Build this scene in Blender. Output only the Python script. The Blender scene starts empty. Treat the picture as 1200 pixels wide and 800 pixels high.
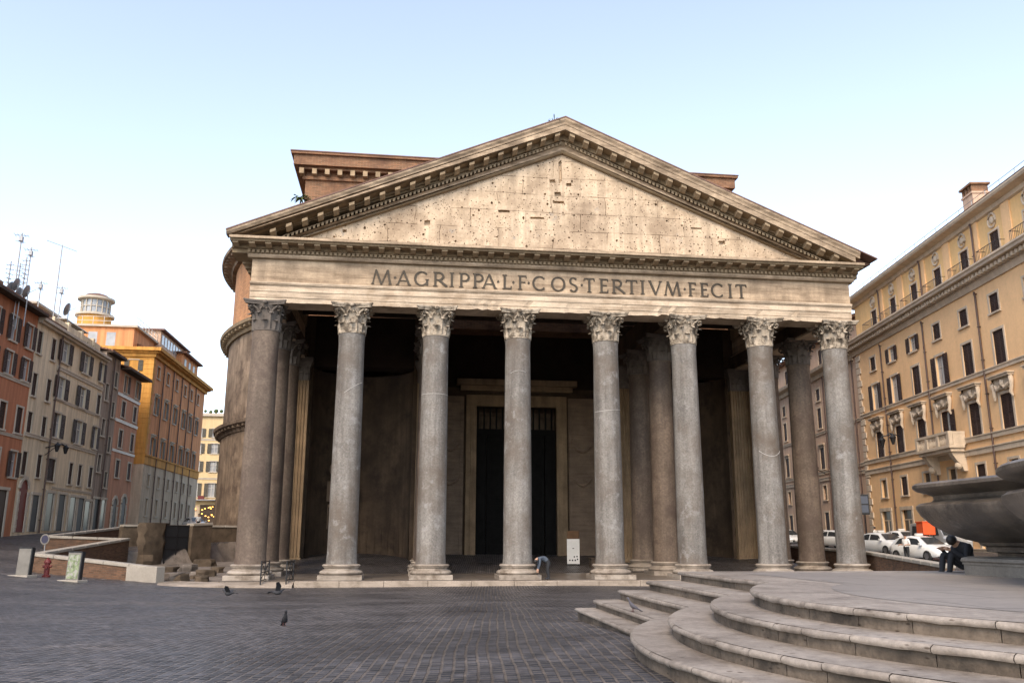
import bpy, bmesh, math, random
import numpy as np
from mathutils import Vector, Matrix
random.seed(7)
R = math.radians
SC = bpy.context.scene
COL = SC.collection

# ------------------------------------------------------------------ camera, world, sun, exposure
CAM = (-8.507, -45.106, 2.035)
RIGHT = Vector((0.99191937, -0.12683875, 0.00280869))
UP = Vector((-0.03114097, -0.22195184, 0.97456022))
FWD = Vector((0.12298861, 0.96677263, 0.22410821))
cd = bpy.data.cameras.new('camera'); cam = bpy.data.objects.new('camera', cd); COL.objects.link(cam)
cd.sensor_width = 36.0; cd.lens = 30.0; cd.clip_start = 0.1; cd.clip_end = 3000
cam.matrix_world = Matrix(((RIGHT.x, UP.x, -FWD.x, CAM[0]), (RIGHT.y, UP.y, -FWD.y, CAM[1]), (RIGHT.z, UP.z, -FWD.z, CAM[2]), (0, 0, 0, 1)))
SC.camera = cam

SUN_EL, SUN_AZ = 42.0, 204.0       # azimuth clockwise from +Y: a low veiled sun behind the camera and to its left
w = bpy.data.worlds.new('World'); SC.world = w; w.use_nodes = True
nt = w.node_tree; bg = nt.nodes['Background']
sky = nt.nodes.new('ShaderNodeTexSky'); sky.sky_type = 'NISHITA'; sky.sun_disc = False
sky.sun_elevation = R(SUN_EL); sky.sun_rotation = R(SUN_AZ)
sky.air_density = 1.0; sky.dust_density = 1.3; sky.ozone_density = 1.0
hs = nt.nodes.new('ShaderNodeHueSaturation'); hs.inputs['Saturation'].default_value = 0.68
nt.links.new(sky.outputs[0], hs.inputs['Color']); nt.links.new(hs.outputs[0], bg.inputs[0]); bg.inputs[1].default_value = 0.15
sd = bpy.data.lights.new('sun', 'SUN'); sd.energy = 1.1; sd.angle = R(24); sd.color = (1.0, 0.79, 0.55)
so = bpy.data.objects.new('sun', sd); COL.objects.link(so)
dirv = Vector((math.sin(R(SUN_AZ)) * math.cos(R(SUN_EL)), math.cos(R(SUN_AZ)) * math.cos(R(SUN_EL)), math.sin(R(SUN_EL))))
so.rotation_euler = dirv.to_track_quat('Z', 'Y').to_euler(); so.location = (0, -60, 60)
SC.view_settings.view_transform = 'Standard'; SC.view_settings.look = 'None'
SC.view_settings.exposure = 1.38; SC.view_settings.gamma = 1.0
try: SC.view_settings.use_curve_mapping = False
except Exception: pass
SC.cycles.max_bounces = 6; SC.cycles.diffuse_bounces = 3; SC.cycles.glossy_bounces = 3
SC.cycles.use_denoising = True

# ------------------------------------------------------------------ mesh helpers
class MB:
    def __init__(s): s.v = []; s.f = []; s.m = []; s.k = 0
    def add(s, vs, fs, mi=None):
        n = len(s.v); s.v += [tuple(v) for v in vs]; s.f += [tuple(n + i for i in f) for f in fs]
        s.m += [s.k if mi is None else mi] * len(fs); return s
    def box(s, x0, x1, y0, y1, z0, z1):
        return s.add([(x0,y0,z0),(x1,y0,z0),(x1,y1,z0),(x0,y1,z0),(x0,y0,z1),(x1,y0,z1),(x1,y1,z1),(x0,y1,z1)],
                     [(0,3,2,1),(4,5,6,7),(0,1,5,4),(1,2,6,5),(2,3,7,6),(3,0,4,7)])
    def obox(s, o, ux, uy, uz):   # box from corner o and three edge vectors
        o = Vector(o); ux = Vector(ux); uy = Vector(uy); uz = Vector(uz)
        P = [o, o+ux, o+ux+uy, o+uy]; P += [p+uz for p in P]
        return s.add(P, [(0,3,2,1),(4,5,6,7),(0,1,5,4),(1,2,6,5),(2,3,7,6),(3,0,4,7)])
    def lathe(s, prof, n=32, c=(0,0,0), a0=0.0, a1=2*math.pi, caps=True):
        full = abs(a1 - a0 - 2*math.pi) < 1e-6; m = n if full else n + 1; vs = []
        for r, z in prof:
            for i in range(m):
                a = a0 + (a1-a0)*i/n; vs.append((c[0]+r*math.cos(a), c[1]+r*math.sin(a), c[2]+z))
        fs = []
        for j in range(len(prof)-1):
            for i in range(n):
                i2 = (i+1) % m; fs.append((j*m+i, j*m+i2, (j+1)*m+i2, (j+1)*m+i))
        if caps and full:
            if prof[0][0] > 1e-4: fs.append(tuple(range(m))[::-1])
            if prof[-1][0] > 1e-4: fs.append(tuple((len(prof)-1)*m+i for i in range(m)))
        return s.add(vs, fs)
    def tube(s, pts, r, n=6):
        pts = [Vector(p) for p in pts]; rs = r if isinstance(r, (list, tuple)) else [r]*len(pts); rings = []
        for i, p in enumerate(pts):
            d = (pts[min(i+1, len(pts)-1)] - pts[max(i-1, 0)])
            d = d.normalized() if d.length > 1e-9 else Vector((0,0,1))
            a = Vector((0,0,1)) if abs(d.z) < .9 else Vector((1,0,0))
            u = d.cross(a).normalized(); v = d.cross(u)
            rings.append([p + (u*math.cos(2*math.pi*k/n) + v*math.sin(2*math.pi*k/n))*rs[i] for k in range(n)])
        vs = [v for rg in rings for v in rg]; fs = []
        for j in range(len(pts)-1):
            for k in range(n): fs.append((j*n+k, j*n+(k+1)%n, (j+1)*n+(k+1)%n, (j+1)*n+k))
        fs.append(tuple(range(n))[::-1]); fs.append(tuple((len(pts)-1)*n+k for k in range(n)))
        return s.add(vs, fs)
    def prism(s, poly, z0, z1, ax='z'):
        n = len(poly)
        def P(a, b, c): return {'z': (a, b, c), 'y': (a, c, b), 'x': (c, a, b)}[ax]
        vs = [P(a, b, z0) for a, b in poly] + [P(a, b, z1) for a, b in poly]
        fs = [tuple(range(n))[::-1], tuple(range(n, 2*n))] + [(i, (i+1) % n, n+(i+1) % n, n+i) for i in range(n)]
        return s.add(vs, fs)
    def loft(s, rings, closed=True, caps=True):
        n = len(rings[0]); vs = [p for r_ in rings for p in r_]; fs = []
        for j in range(len(rings)-1):
            for k in range(n if closed else n-1): fs.append((j*n+k, j*n+(k+1)%n, (j+1)*n+(k+1)%n, (j+1)*n+k))
        if caps and closed:
            fs.append(tuple(range(n))[::-1]); fs.append(tuple((len(rings)-1)*n+k for k in range(n)))
        return s.add(vs, fs)
    def ball(s, c, r, n=10, sc=(1,1,1)):
        m = max(4, n//2+1); vs = []; fs = []
        for j in range(m+1):
            t = math.pi*j/m
            for i in range(n): vs.append((c[0]+r*sc[0]*math.sin(t)*math.cos(2*math.pi*i/n), c[1]+r*sc[1]*math.sin(t)*math.sin(2*math.pi*i/n), c[2]-r*sc[2]*math.cos(t)))
        for j in range(m):
            for i in range(n): fs.append((j*n+i, j*n+(i+1)%n, (j+1)*n+(i+1)%n, (j+1)*n+i))
        return s.add(vs, fs)
    def mesh(s, name, mats, smooth=None, bevel=0, uvf=None):
        me = bpy.data.meshes.new(name); me.from_pydata(s.v, [], s.f)
        for m in (mats if isinstance(mats, (list, tuple)) else [mats]): me.materials.append(m)
        bm = bmesh.new(); bm.from_mesh(me)
        for f, mi in zip(bm.faces, s.m): f.material_index = mi
        bmesh.ops.remove_doubles(bm, verts=bm.verts, dist=1e-5)
        bmesh.ops.recalc_face_normals(bm, faces=bm.faces)
        if bevel:
            ed = [e for e in bm.edges if len(e.link_faces) == 2 and e.calc_face_angle(0) > R(40)]
            bmesh.ops.bevel(bm, geom=ed, offset=bevel, segments=2, affect='EDGES', profile=.6, clamp_overlap=True)
        uv = bm.loops.layers.uv.new('uv')
        for f in bm.faces:
            nx, ny, nz = (abs(c) for c in f.normal)
            for l in f.loops:
                x, y, z = l.vert.co
                if uvf: l[uv].uv = uvf(x, y, z, f)
                elif nz > .8: l[uv].uv = (x, y)
                elif nx > ny: l[uv].uv = (y, z)
                else: l[uv].uv = (x, z)
        bm.to_mesh(me); bm.free()
        if smooth:
            me.shade_smooth(); me.set_sharp_from_angle(angle=R(smooth))
        return me
    def build(s, name, mats, parent=None, smooth=None, bevel=0, uvf=None, loc=None):
        return link(name, s.mesh(name, mats, smooth, bevel, uvf), parent, loc)

def link(name, data, parent=None, loc=None, rz=None):
    o = bpy.data.objects.new(name, data); COL.objects.link(o)
    if parent: o.parent = parent
    if loc: o.location = loc
    if rz is not None: o.rotation_euler.z = rz
    return o
def tag(o, label, cat, group=None, kind=None):
    if label: o['label'] = label
    if cat: o['category'] = cat
    if group: o['group'] = group
    if kind: o['kind'] = kind
    return o
def thing(name, label, cat, loc=(0,0,0), rz=0, group=None):
    return tag(link(name, None, None, loc, rz), label, cat, group)
def copy_tree(o, parent=None, kids={}):
    c = o.copy(); COL.objects.link(c)
    if parent: c.parent = parent
    for ch in [x for x in bpy.data.objects if x.parent == o]: copy_tree(ch, c)
    return c
def ray(px, py): return RIGHT*((px-600)/1000) - UP*((py-400)/1000) + FWD
def at(px, py, d):          # point d metres away (in plan) in the photo's direction: used to measure, once
    r = ray(px, py); return Vector(CAM) + r*(d/math.hypot(r.x, r.y))

# ------------------------------------------------------------------ materials
def mat(name, col, var=.25, scale=1.5, rough=.8, bump=.2, bscale=None, spec=.3, streak=0, brick=None, stain2=None, metal=0, fine=.15, holes=0, dirt=None, emit=0, joints=None, pits=0, warp=0, coat=0, pos=True, stain=None):
    m = bpy.data.materials.new(name); m.use_nodes = True; N = m.node_tree.nodes; L = m.node_tree.links; P = N['Principled BSDF']
    P.inputs['Roughness'].default_value = rough; P.inputs['Metallic'].default_value = metal
    P.inputs['Specular IOR Level'].default_value = spec; P.inputs['Coat Weight'].default_value = coat
    if emit:
        P.inputs['Emission Color'].default_value = (*col, 1); P.inputs['Emission Strength'].default_value = emit
    g = N.new('ShaderNodeNewGeometry'); uvn = N.new('ShaderNodeUVMap'); uvn.uv_map = 'uv'
    def noise(s, d=5, r=.6, vec=None):
        t = N.new('ShaderNodeTexNoise'); t.inputs['Scale'].default_value = s; t.inputs['Detail'].default_value = d; t.inputs['Roughness'].default_value = r
        L.new(vec or g.outputs['Position'], t.inputs['Vector']); return t.outputs['Fac']
    def ramp(src, a, b, c0=(0,0,0,1), c1=(1,1,1,1)):
        r_ = N.new('ShaderNodeValToRGB'); r_.color_ramp.elements[0].position = a; r_.color_ramp.elements[1].position = b
        r_.color_ramp.elements[0].color = c0; r_.color_ramp.elements[1].color = c1; L.new(src, r_.inputs[0]); return r_.outputs['Color']
    def mix(mode, fac, a, b):
        x = N.new('ShaderNodeMix'); x.data_type = 'RGBA'; x.blend_type = mode
        if isinstance(fac, (int, float)): x.inputs[0].default_value = fac
        else: L.new(fac, x.inputs[0])
        for i, v in ((6, a), (7, b)):
            if isinstance(v, tuple): x.inputs[i].default_value = (*v[:3], 1)
            else: L.new(v, x.inputs[i])
        return x.outputs[2]
    def math_(op, a, b):
        x = N.new('ShaderNodeMath'); x.operation = op
        for i, v in ((0, a), (1, b)):
            if isinstance(v, (int, float)): x.inputs[i].default_value = v
            else: L.new(v, x.inputs[i])
        return x.outputs[0]
    lo = tuple(max(0, c*(1-var)) for c in col); hi = tuple(min(1, c*(1+var)) for c in col)
    c = mix('MIX', ramp(noise(scale), .3, .7), lo, hi)
    bh = noise(bscale or scale*9, 6, .65)
    c = mix('MULTIPLY', 1.0, c, ramp(noise(scale*14, 4, .7), .25, .75, (1-fine,)*3+(1,), (1+fine,)*3+(1,)))
    if brick:   # (w, h, mortar, mortarcol, colvar)
        b = N.new('ShaderNodeTexBrick'); L.new(uvn.outputs[0], b.inputs['Vector']); b.inputs['Scale'].default_value = 1
        b.inputs['Brick Width'].default_value = brick[0]; b.inputs['Row Height'].default_value = brick[1]; b.inputs['Mortar Size'].default_value = brick[2]
        b.inputs['Mortar Smooth'].default_value = .3
        v = brick[4]; b.inputs['Color1'].default_value = (1-v, 1-v, 1-v, 1); b.inputs['Color2'].default_value = (1+v, 1+v*.9, 1+v*.8, 1); b.inputs['Mortar'].default_value = (1,1,1,1)
        c = mix('MULTIPLY', 1.0, c, b.outputs['Color']); c = mix('MIX', b.outputs['Fac'], c, brick[3])
        bh = math_('SUBTRACT', math_('MULTIPLY', bh, .5), math_('MULTIPLY', b.outputs['Fac'], 1.0))
    if streak:  # vertical rain streaks
        mp = N.new('ShaderNodeMapping'); mp.inputs['Scale'].default_value = (1.6, 1.6, .12); L.new(g.outputs['Position'], mp.inputs[0])
        c = mix('MULTIPLY', streak, c, ramp(noise(1.2, 5, .65, mp.outputs[0]), .35, .62, (.45,.42,.4,1), (1.05,1.03,1,1)))
    if stain:   # large soft blotches of another colour: (colour, scale, low, high)
        c = mix('MIX', ramp(noise(stain[1], 6, .7), stain[2], stain[3]), c, stain[0])
    if stain2: c = mix('MIX', ramp(noise(stain2[1], 7, .75), stain2[2], stain2[3]), c, stain2[0])
    if dirt:    # horizontal weathering bands (strata)
        mp = N.new('ShaderNodeMapping'); mp.inputs['Scale'].default_value = (.25, .25, 3.0); L.new(g.outputs['Position'], mp.inputs[0])
        c = mix('MULTIPLY', dirt, c, ramp(noise(1.5, 6, .7, mp.outputs[0]), .35, .6, (.5,.46,.42,1), (1.08,1.06,1.03,1)))
    if joints:  # (w, h): thin masonry joints
        uvo = uvn.outputs[0]
        if warp:
            wn = N.new('ShaderNodeTexNoise'); wn.inputs['Scale'].default_value = .28; wn.inputs['Detail'].default_value = 3; L.new(g.outputs['Position'], wn.inputs['Vector'])
            vs_ = N.new('ShaderNodeVectorMath'); vs_.operation = 'MULTIPLY_ADD'; L.new(wn.outputs['Color'], vs_.inputs[0]); vs_.inputs[1].default_value = (warp*5, warp, 0); L.new(uvn.outputs[0], vs_.inputs[2]); uvo = vs_.outputs[0]
        b = N.new('ShaderNodeTexBrick'); L.new(uvo, b.inputs['Vector']); b.inputs['Scale'].default_value = 1
        b.inputs['Brick Width'].default_value = joints[0]; b.inputs['Row Height'].default_value = joints[1]; b.inputs['Mortar Size'].default_value = joints[2]
        b.inputs['Color1'].default_value = (.88,.87,.86,1); b.inputs['Color2'].default_value = (1.08,1.07,1.05,1); b.inputs['Mortar'].default_value = (.3,.26,.22,1)
        f = mix('MIX', ramp(noise(.9, 3), .4, .6), (1,1,1), b.outputs['Color']) if holes else b.outputs['Color']
        c = mix('MULTIPLY', .9, c, f)
    if pits:    # small open pores of travertine
        v = N.new('ShaderNodeTexVoronoi'); v.inputs['Scale'].default_value = 14; mp = N.new('ShaderNodeMapping'); mp.inputs['Scale'].default_value = (.5, .5, 1.6); L.new(g.outputs['Position'], mp.inputs[0]); L.new(mp.outputs[0], v.inputs['Vector'])
        h = ramp(v.outputs['Distance'], .12, .24, (.35,.3,.26,1), (1,1,1,1)); c = mix('MULTIPLY', 1.0, c, mix('MIX', ramp(noise(1.8, 3), .5, .58), (1,1,1), h))
    if holes:   # clamp holes in the marble
        for s_, th in ((2.6, .13), (4.5, .17), (7.0, .2)):
            v = N.new('ShaderNodeTexVoronoi'); v.inputs['Scale'].default_value = s_; L.new(g.outputs['Position'], v.inputs['Vector'])
            h = ramp(v.outputs['Distance'], th*.7, th, (.12,.09,.07,1), (1,1,1,1))
            c = mix('MULTIPLY', 1.0, c, mix('MIX', ramp(noise(s_*.6, 2), .42, .46), (1,1,1), h))
    L.new(c, P.inputs['Base Color'])
    if bump:
        bn = N.new('ShaderNodeBump'); bn.inputs['Strength'].default_value = bump; bn.inputs['Distance'].default_value = .03
        L.new(bh, bn.inputs['Height']); L.new(bn.outputs[0], P.inputs['Normal'])
    return m
def plain(name, col, rough=.5, metal=0, spec=.5, coat=0):
    return mat(name, col, var=.06, scale=3, rough=rough, bump=0, metal=metal, spec=spec, fine=.04, coat=coat)

M = {}
M['granite'] = mat('grey_granite', (.205,.192,.178), .15, .8, .62, .4, 22, streak=.85, fine=.42, stain=((.115,.09,.07), .5, .45, .7), stain2=((.29,.28,.27), 1.3, .56, .72))
M['granite_pink'] = mat('pink_granite', (.15,.114,.088), .25, .6, .65, .3, 22, streak=.6, fine=.35, stain=((.085,.06,.048), .7, .48, .66))
M['marble'] = mat('weathered_marble', (.46,.36,.26), .22, .8, .75, .4, 14, dirt=.9, streak=.5, stain=((.22,.165,.115), .6, .5, .7))
M['marble_pale'] = mat('pale_marble', (.54,.44,.335), .16, .9, .72, .4, 10, dirt=.85, stain=((.34,.25,.17), .7, .5, .72))
M['tympanum'] = mat('tympanum_marble', (.62,.49,.355), .14, .6, .78, .4, 9, joints=(3.1, 1.05, .022), holes=1, stain=((.33,.245,.17), .45, .46, .64), stain2=((.30,.27,.24), .8, .62, .72), streak=.55, warp=.22)
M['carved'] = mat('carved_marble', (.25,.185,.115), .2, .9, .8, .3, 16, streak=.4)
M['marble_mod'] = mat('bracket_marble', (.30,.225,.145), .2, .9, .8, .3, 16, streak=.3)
M['attic_mod'] = mat('attic_bracket_stone', (.33,.24,.15), .3, 1.5, .85, .2)
M['capital'] = mat('capital_marble', (.40,.335,.26), .25, 1.4, .78, .45, 12, stain=((.12,.095,.07), 2.2, .46, .58))
M['capital_dark'] = mat('dark_capital_marble', (.13,.11,.095), .3, 1.2, .8, .3, 12)  # darker capital marble for the corner column, inner columns and pilasters
M['base'] = mat('base_marble', (.33,.285,.24), .2, 1.4, .7, .35, 10, dirt=.7, stain=((.16,.125,.095), 1.3, .48, .66))
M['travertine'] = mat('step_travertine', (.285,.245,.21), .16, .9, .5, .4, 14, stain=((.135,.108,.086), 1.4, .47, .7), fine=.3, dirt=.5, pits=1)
M['riser'] = mat('shaded_weathered_riser', (.15,.118,.09), .3, 1.1, .7, .5, 12, stain=((.05,.04,.031), 1.5, .45, .64), fine=.3, dirt=.7, pits=1)  # riser shade put into the colour, along with brown weathering
M['paving'] = mat('fountain_paving', (.22,.195,.175), .14, .5, .55, .2, 14, fine=.15, joints=(1.9, 1.3, .012))
M['stylobate'] = mat('stylobate_stone', (.35,.29,.235), .16, .8, .7, .35, 12, dirt=.5, stain=((.17,.135,.1), .9, .48, .68))
M['pav_floor'] = mat('portico_floor', (.15,.125,.105), .2, .6, .35, .05, 8, joints=(2.2, 2.2, .03))
M['brick'] = mat('roman_brick', (.235,.115,.06), .3, .5, .85, .5, 8, brick=(.45, .09, .012, (.3,.22,.15), .3), stain=((.12,.065,.042), .5, .48, .68))
M['rot_up'] = mat('rotunda_brick', (.40,.195,.09), .3, .25, .85, .3, 6, brick=(.5, .1, .012, (.36,.24,.15), .22), streak=.5)
M['rot_low'] = mat('rotunda_render', (.24,.18,.13), .35, .6, .9, .5, 5, streak=.7, stain=((.10,.07,.05), .45, .46, .62))
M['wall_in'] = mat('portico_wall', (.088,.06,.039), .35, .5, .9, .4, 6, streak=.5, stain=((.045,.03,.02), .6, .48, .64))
M['upper_shade'] = mat('shade_dark_upper_wall', (.03,.02,.014), .35, .6, .95, .3, 6)  # near-black colour stands in for the shade high under the porch roof
M['panel_marble'] = mat('portico_marble', (.21,.15,.105), .25, .9, .7, .3, 8, dirt=.4)
M['pil'] = mat('pilaster_marble', (.25,.175,.105), .25, .8, .75, .2, 10, streak=.5)
M['bronze'] = mat('bronze_door', (.008,.0075,.007), .3, 2, .7, .1, metal=0, spec=.08)
M['letter'] = mat('bronze_letters', (.06,.048,.035), .2, 4, .55, .1, metal=.2)
M['tile'] = mat('roof_tiles', (.20,.105,.07), .3, 1.2, .9, .5, 6, brick=(.3, .45, .03, (.08,.05,.04), .25))
M['lead'] = mat('lead_roof', (.17,.10,.08), .25, .8, .8, .2)
M['timber'] = mat('old_timber', (.06,.042,.03), .3, 2, .85, .2)
M['lowbrick'] = mat('trench_wall_brick', (.13,.07,.042), .3, .9, .9, .5, 9, brick=(.32, .085, .012, (.12,.085,.06), .3), stain=((.06,.04,.03), .9, .5, .7))
M['rubble'] = mat('rubble_masonry', (.085,.062,.042), .45, 1.3, .95, .9, 4)
M['coping'] = mat('coping_stone', (.31,.275,.23), .15, 1.2, .7, .25, 12)
M['iron'] = plain('black_iron', (.018,.018,.02), .5, .3)
M['shutter'] = mat('brown_shutters', (.062,.034,.026), .2, 2, .65, .6, fine=.1, brick=(4, .09, .02, (.03,.018,.015), .1))
M['shutter_grey'] = mat('grey_shutters', (.12,.11,.09), .2, 2, .65, .6, fine=.1, brick=(4, .09, .02, (.06,.055,.045), .1))
M['frame'] = mat('window_surround', (.47,.41,.33), .12, 1.5, .75, .1)
M['pane'] = mat('window_glass', (.30,.31,.32), .3, .7, .12, 0, spec=.7, fine=.02)
M['pane_dark'] = mat('dark_opening', (.03,.026,.024), .3, 1, .3, 0, spec=.5)
M['sash'] = plain('white_sash', (.5,.48,.44), .5)
M['fount'] = mat('fountain_stone', (.15,.122,.096), .35, 1.3, .3, .4, 14, streak=.7, stain=((.045,.038,.032), .8, .45, .6), stain2=((.22,.2,.175), 1.7, .58, .7), spec=.6, fine=.3)
M['fbase'] = mat('fountain_base_stone', (.17,.152,.13), .2, 1.1, .6, .35, 12, fine=.22)
M['water'] = plain('water', (.05,.07,.07), .05)
M['white'] = plain('white_paint', (.74,.74,.73), .3, coat=.6)
M['silver'] = plain('silver_paint', (.42,.43,.44), .3, metal=.3, coat=.5)
M['glass'] = plain('car_glass', (.035,.04,.045), .06, spec=.8)
M['rubber'] = plain('tyre_rubber', (.02,.02,.02), .8)
M['rim'] = plain('alloy', (.4,.4,.42), .35, metal=.8)
M['lamp'] = plain('headlamp_lens', (.6,.62,.65), .1, spec=.8)
M['red'] = plain('red_paint', (.13,.014,.012), .5)
M['orange'] = plain('orange_plastic', (.75,.1,.02), .5)
M['leaf'] = mat('plant_leaves', (.07,.09,.03), .4, 6, .8, 0)
M['skin'] = plain('skin', (.42,.25,.17), .6)
M['hair'] = plain('dark_hair', (.018,.014,.012), .6)
M['c_black'] = plain('black_cloth', (.015,.015,.019), .85)
M['c_blue'] = plain('grey_blue_cloth', (.06,.075,.10), .85)
M['c_white'] = plain('white_cloth', (.7,.69,.67), .85)
M['c_dark'] = plain('dark_trousers', (.016,.017,.02), .85)
M['pigeon_foot'] = plain('pigeon_foot', (.08,.03,.028), .7)
M['pigeon'] = plain('dark_feathers', (.022,.022,.026), .75)
M['pigeon_grey'] = plain('grey_feathers', (.11,.105,.125), .75)
M['metal'] = plain('galvanised_metal', (.27,.27,.28), .45, metal=.6)
M['board'] = plain('white_board', (.62,.60,.57), .5)
M['boardgrey'] = mat('grey_board', (.17,.158,.14), .2, 3, .6, 0)
M['picture'] = mat('green_picture', (.16,.2,.1), .6, 6, .5, 0, stain=((.3,.29,.26), 7, .45, .55))
M['glow'] = mat('bar_lights', (1.0,.45,.1), .3, 3, .5, 0, emit=1.6)
M['earth'] = mat('trench_earth', (.15,.125,.105), .35, .7, .9, .6, 5, stain=((.05,.042,.035), .5, .5, .65))

def stucco(name, col, lowf=.6, **k):
    return mat(name, col, .1, .35, .9, .15, 7, streak=lowf, fine=.07, stain=(tuple(c*.72 for c in col), .35, .5, .85), **k)
M['s1'] = stucco('rust_stucco', (.46,.19,.10)); M['s2'] = stucco('cream_stucco', (.72,.61,.44)); M['s3'] = stucco('grey_stucco', (.36,.30,.25), .9)
M['s4'] = stucco('salmon_stucco', (.58,.31,.2)); M['s5'] = stucco('orange_stucco', (.68,.31,.14)); M['s5o'] = stucco('ochre_stucco', (.62,.32,.08))
M['s5c'] = stucco('buff_stucco', (.58,.48,.36)); M['s6'] = stucco('yellow_stucco', (.66,.5,.28), .2); M['s7'] = stucco('palazzo_stucco', (.86,.55,.29), .12)
M['s8'] = stucco('pink_stucco', (.58,.41,.30), .35); M['s7t'] = stucco('palazzo_attic_stucco', (.82,.53,.24), .2); M['trim'] = mat('stone_trim', (.58,.475,.36), .12, 1, .8, .2, streak=.3)

def cobble():
    m = bpy.data.materials.new('cobblestones'); m.use_nodes = True; N = m.node_tree.nodes; L = m.node_tree.links; P = N['Principled BSDF']
    g = N.new('ShaderNodeNewGeometry')
    n1 = N.new('ShaderNodeTexNoise'); n1.inputs['Scale'].default_value = .12; n1.inputs['Detail'].default_value = 2; L.new(g.outputs['Position'], n1.inputs['Vector'])
    n2 = N.new('ShaderNodeTexNoise'); n2.inputs['Scale'].default_value = 3.5; n2.inputs['Detail'].default_value = 2; L.new(g.outputs['Position'], n2.inputs['Vector'])
    def vm(op, a, b=None, s=None):
        x = N.new('ShaderNodeVectorMath'); x.operation = op
        for i, v in ((0, a), (1, b)):
            if v is None: continue
            if isinstance(v, tuple): x.inputs[i].default_value = v
            else: L.new(v, x.inputs[i])
        if s is not None: x.inputs['Scale'].default_value = s
        return x.outputs[0]
    p = vm('ADD', g.outputs['Position'], vm('SCALE', vm('SUBTRACT', n1.outputs['Color'], (.5,.5,.5)), None, .35))
    p = vm('ADD', p, vm('SCALE', vm('SUBTRACT', n2.outputs['Color'], (.5,.5,.5)), None, .035))
    mp = N.new('ShaderNodeMapping'); mp.inputs['Rotation'].default_value = (0, 0, R(96)); L.new(p, mp.inputs[0])
    b = N.new('ShaderNodeTexBrick'); L.new(mp.outputs[0], b.inputs['Vector']); b.inputs['Scale'].default_value = 1
    b.inputs['Brick Width'].default_value = .145; b.inputs['Row Height'].default_value = .135; b.inputs['Mortar Size'].default_value = .022; b.inputs['Mortar Smooth'].default_value = .6
    b.inputs['Color1'].default_value = (.014,.0145,.017,1); b.inputs['Color2'].default_value = (.066,.066,.073,1); b.inputs['Mortar'].default_value = (.105,.09,.077,1)
    n3 = N.new('ShaderNodeTexNoise'); n3.inputs['Scale'].default_value = .35; n3.inputs['Detail'].default_value = 5; L.new(g.outputs['Position'], n3.inputs['Vector'])
    r = N.new('ShaderNodeValToRGB'); r.color_ramp.elements[0].position = .3; r.color_ramp.elements[1].position = .7
    r.color_ramp.elements[0].color = (.55,.55,.58,1); r.color_ramp.elements[1].color = (1.3,1.26,1.24,1); L.new(n3.outputs['Fac'], r.inputs[0])
    x = N.new('ShaderNodeMix'); x.data_type = 'RGBA'; x.blend_type = 'MULTIPLY'; x.inputs[0].default_value = 1
    L.new(b.outputs['Color'], x.inputs[6]); L.new(r.outputs[0], x.inputs[7]); L.new(x.outputs[2], P.inputs['Base Color'])
    n5 = N.new('ShaderNodeTexNoise'); n5.inputs['Scale'].default_value = 3.4; n5.inputs['Detail'].default_value = 9; n5.inputs['Roughness'].default_value = .78
    mp5 = N.new('ShaderNodeMapping'); mp5.inputs['Scale'].default_value = (1, 1, 1); L.new(g.outputs['Position'], mp5.inputs[0]); L.new(mp5.outputs[0], n5.inputs['Vector'])
    r5 = N.new('ShaderNodeValToRGB'); r5.color_ramp.elements[0].position = .36; r5.color_ramp.elements[1].position = .66; r5.color_ramp.elements[0].color = (.35,.35,.36,1); r5.color_ramp.elements[1].color = (1.75,1.7,1.66,1); L.new(n5.outputs['Fac'], r5.inputs[0])
    x5 = N.new('ShaderNodeMix'); x5.data_type = 'RGBA'; x5.blend_type = 'MULTIPLY'; x5.inputs[0].default_value = 1; L.new(x.outputs[2], x5.inputs[6]); L.new(r5.outputs[0], x5.inputs[7]); L.new(x5.outputs[2], P.inputs['Base Color'])
    # stone tops: domed, each tilted a little
    n4 = N.new('ShaderNodeTexNoise'); n4.inputs['Scale'].default_value = 9; n4.inputs['Detail'].default_value = 3; L.new(g.outputs['Position'], n4.inputs['Vector'])
    mm = N.new('ShaderNodeMath'); mm.operation = 'MULTIPLY_ADD'; L.new(b.outputs['Fac'], mm.inputs[0]); mm.inputs[1].default_value = -1.0; L.new(n4.outputs['Fac'], mm.inputs[2])
    bn = N.new('ShaderNodeBump'); bn.inputs['Strength'].default_value = .8; bn.inputs['Distance'].default_value = .022; L.new(mm.outputs[0], bn.inputs['Height']); L.new(bn.outputs[0], P.inputs['Normal'])
    rr = N.new('ShaderNodeMapRange'); L.new(n3.outputs['Fac'], rr.inputs[0]); rr.inputs[1].default_value = .3; rr.inputs[2].default_value = .7; rr.inputs[3].default_value = .58; rr.inputs[4].default_value = .88
    sp = N.new('ShaderNodeSeparateColor'); L.new(b.outputs['Color'], sp.inputs[0])
    ra = N.new('ShaderNodeMath'); ra.operation = 'MULTIPLY_ADD'; L.new(sp.outputs[0], ra.inputs[0]); ra.inputs[1].default_value = -3.2; L.new(rr.outputs[0], ra.inputs[2])
    L.new(ra.outputs[0], P.inputs['Roughness']); P.inputs['Specular IOR Level'].default_value = .4
    return m
M['cobble'] = cobble()

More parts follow.
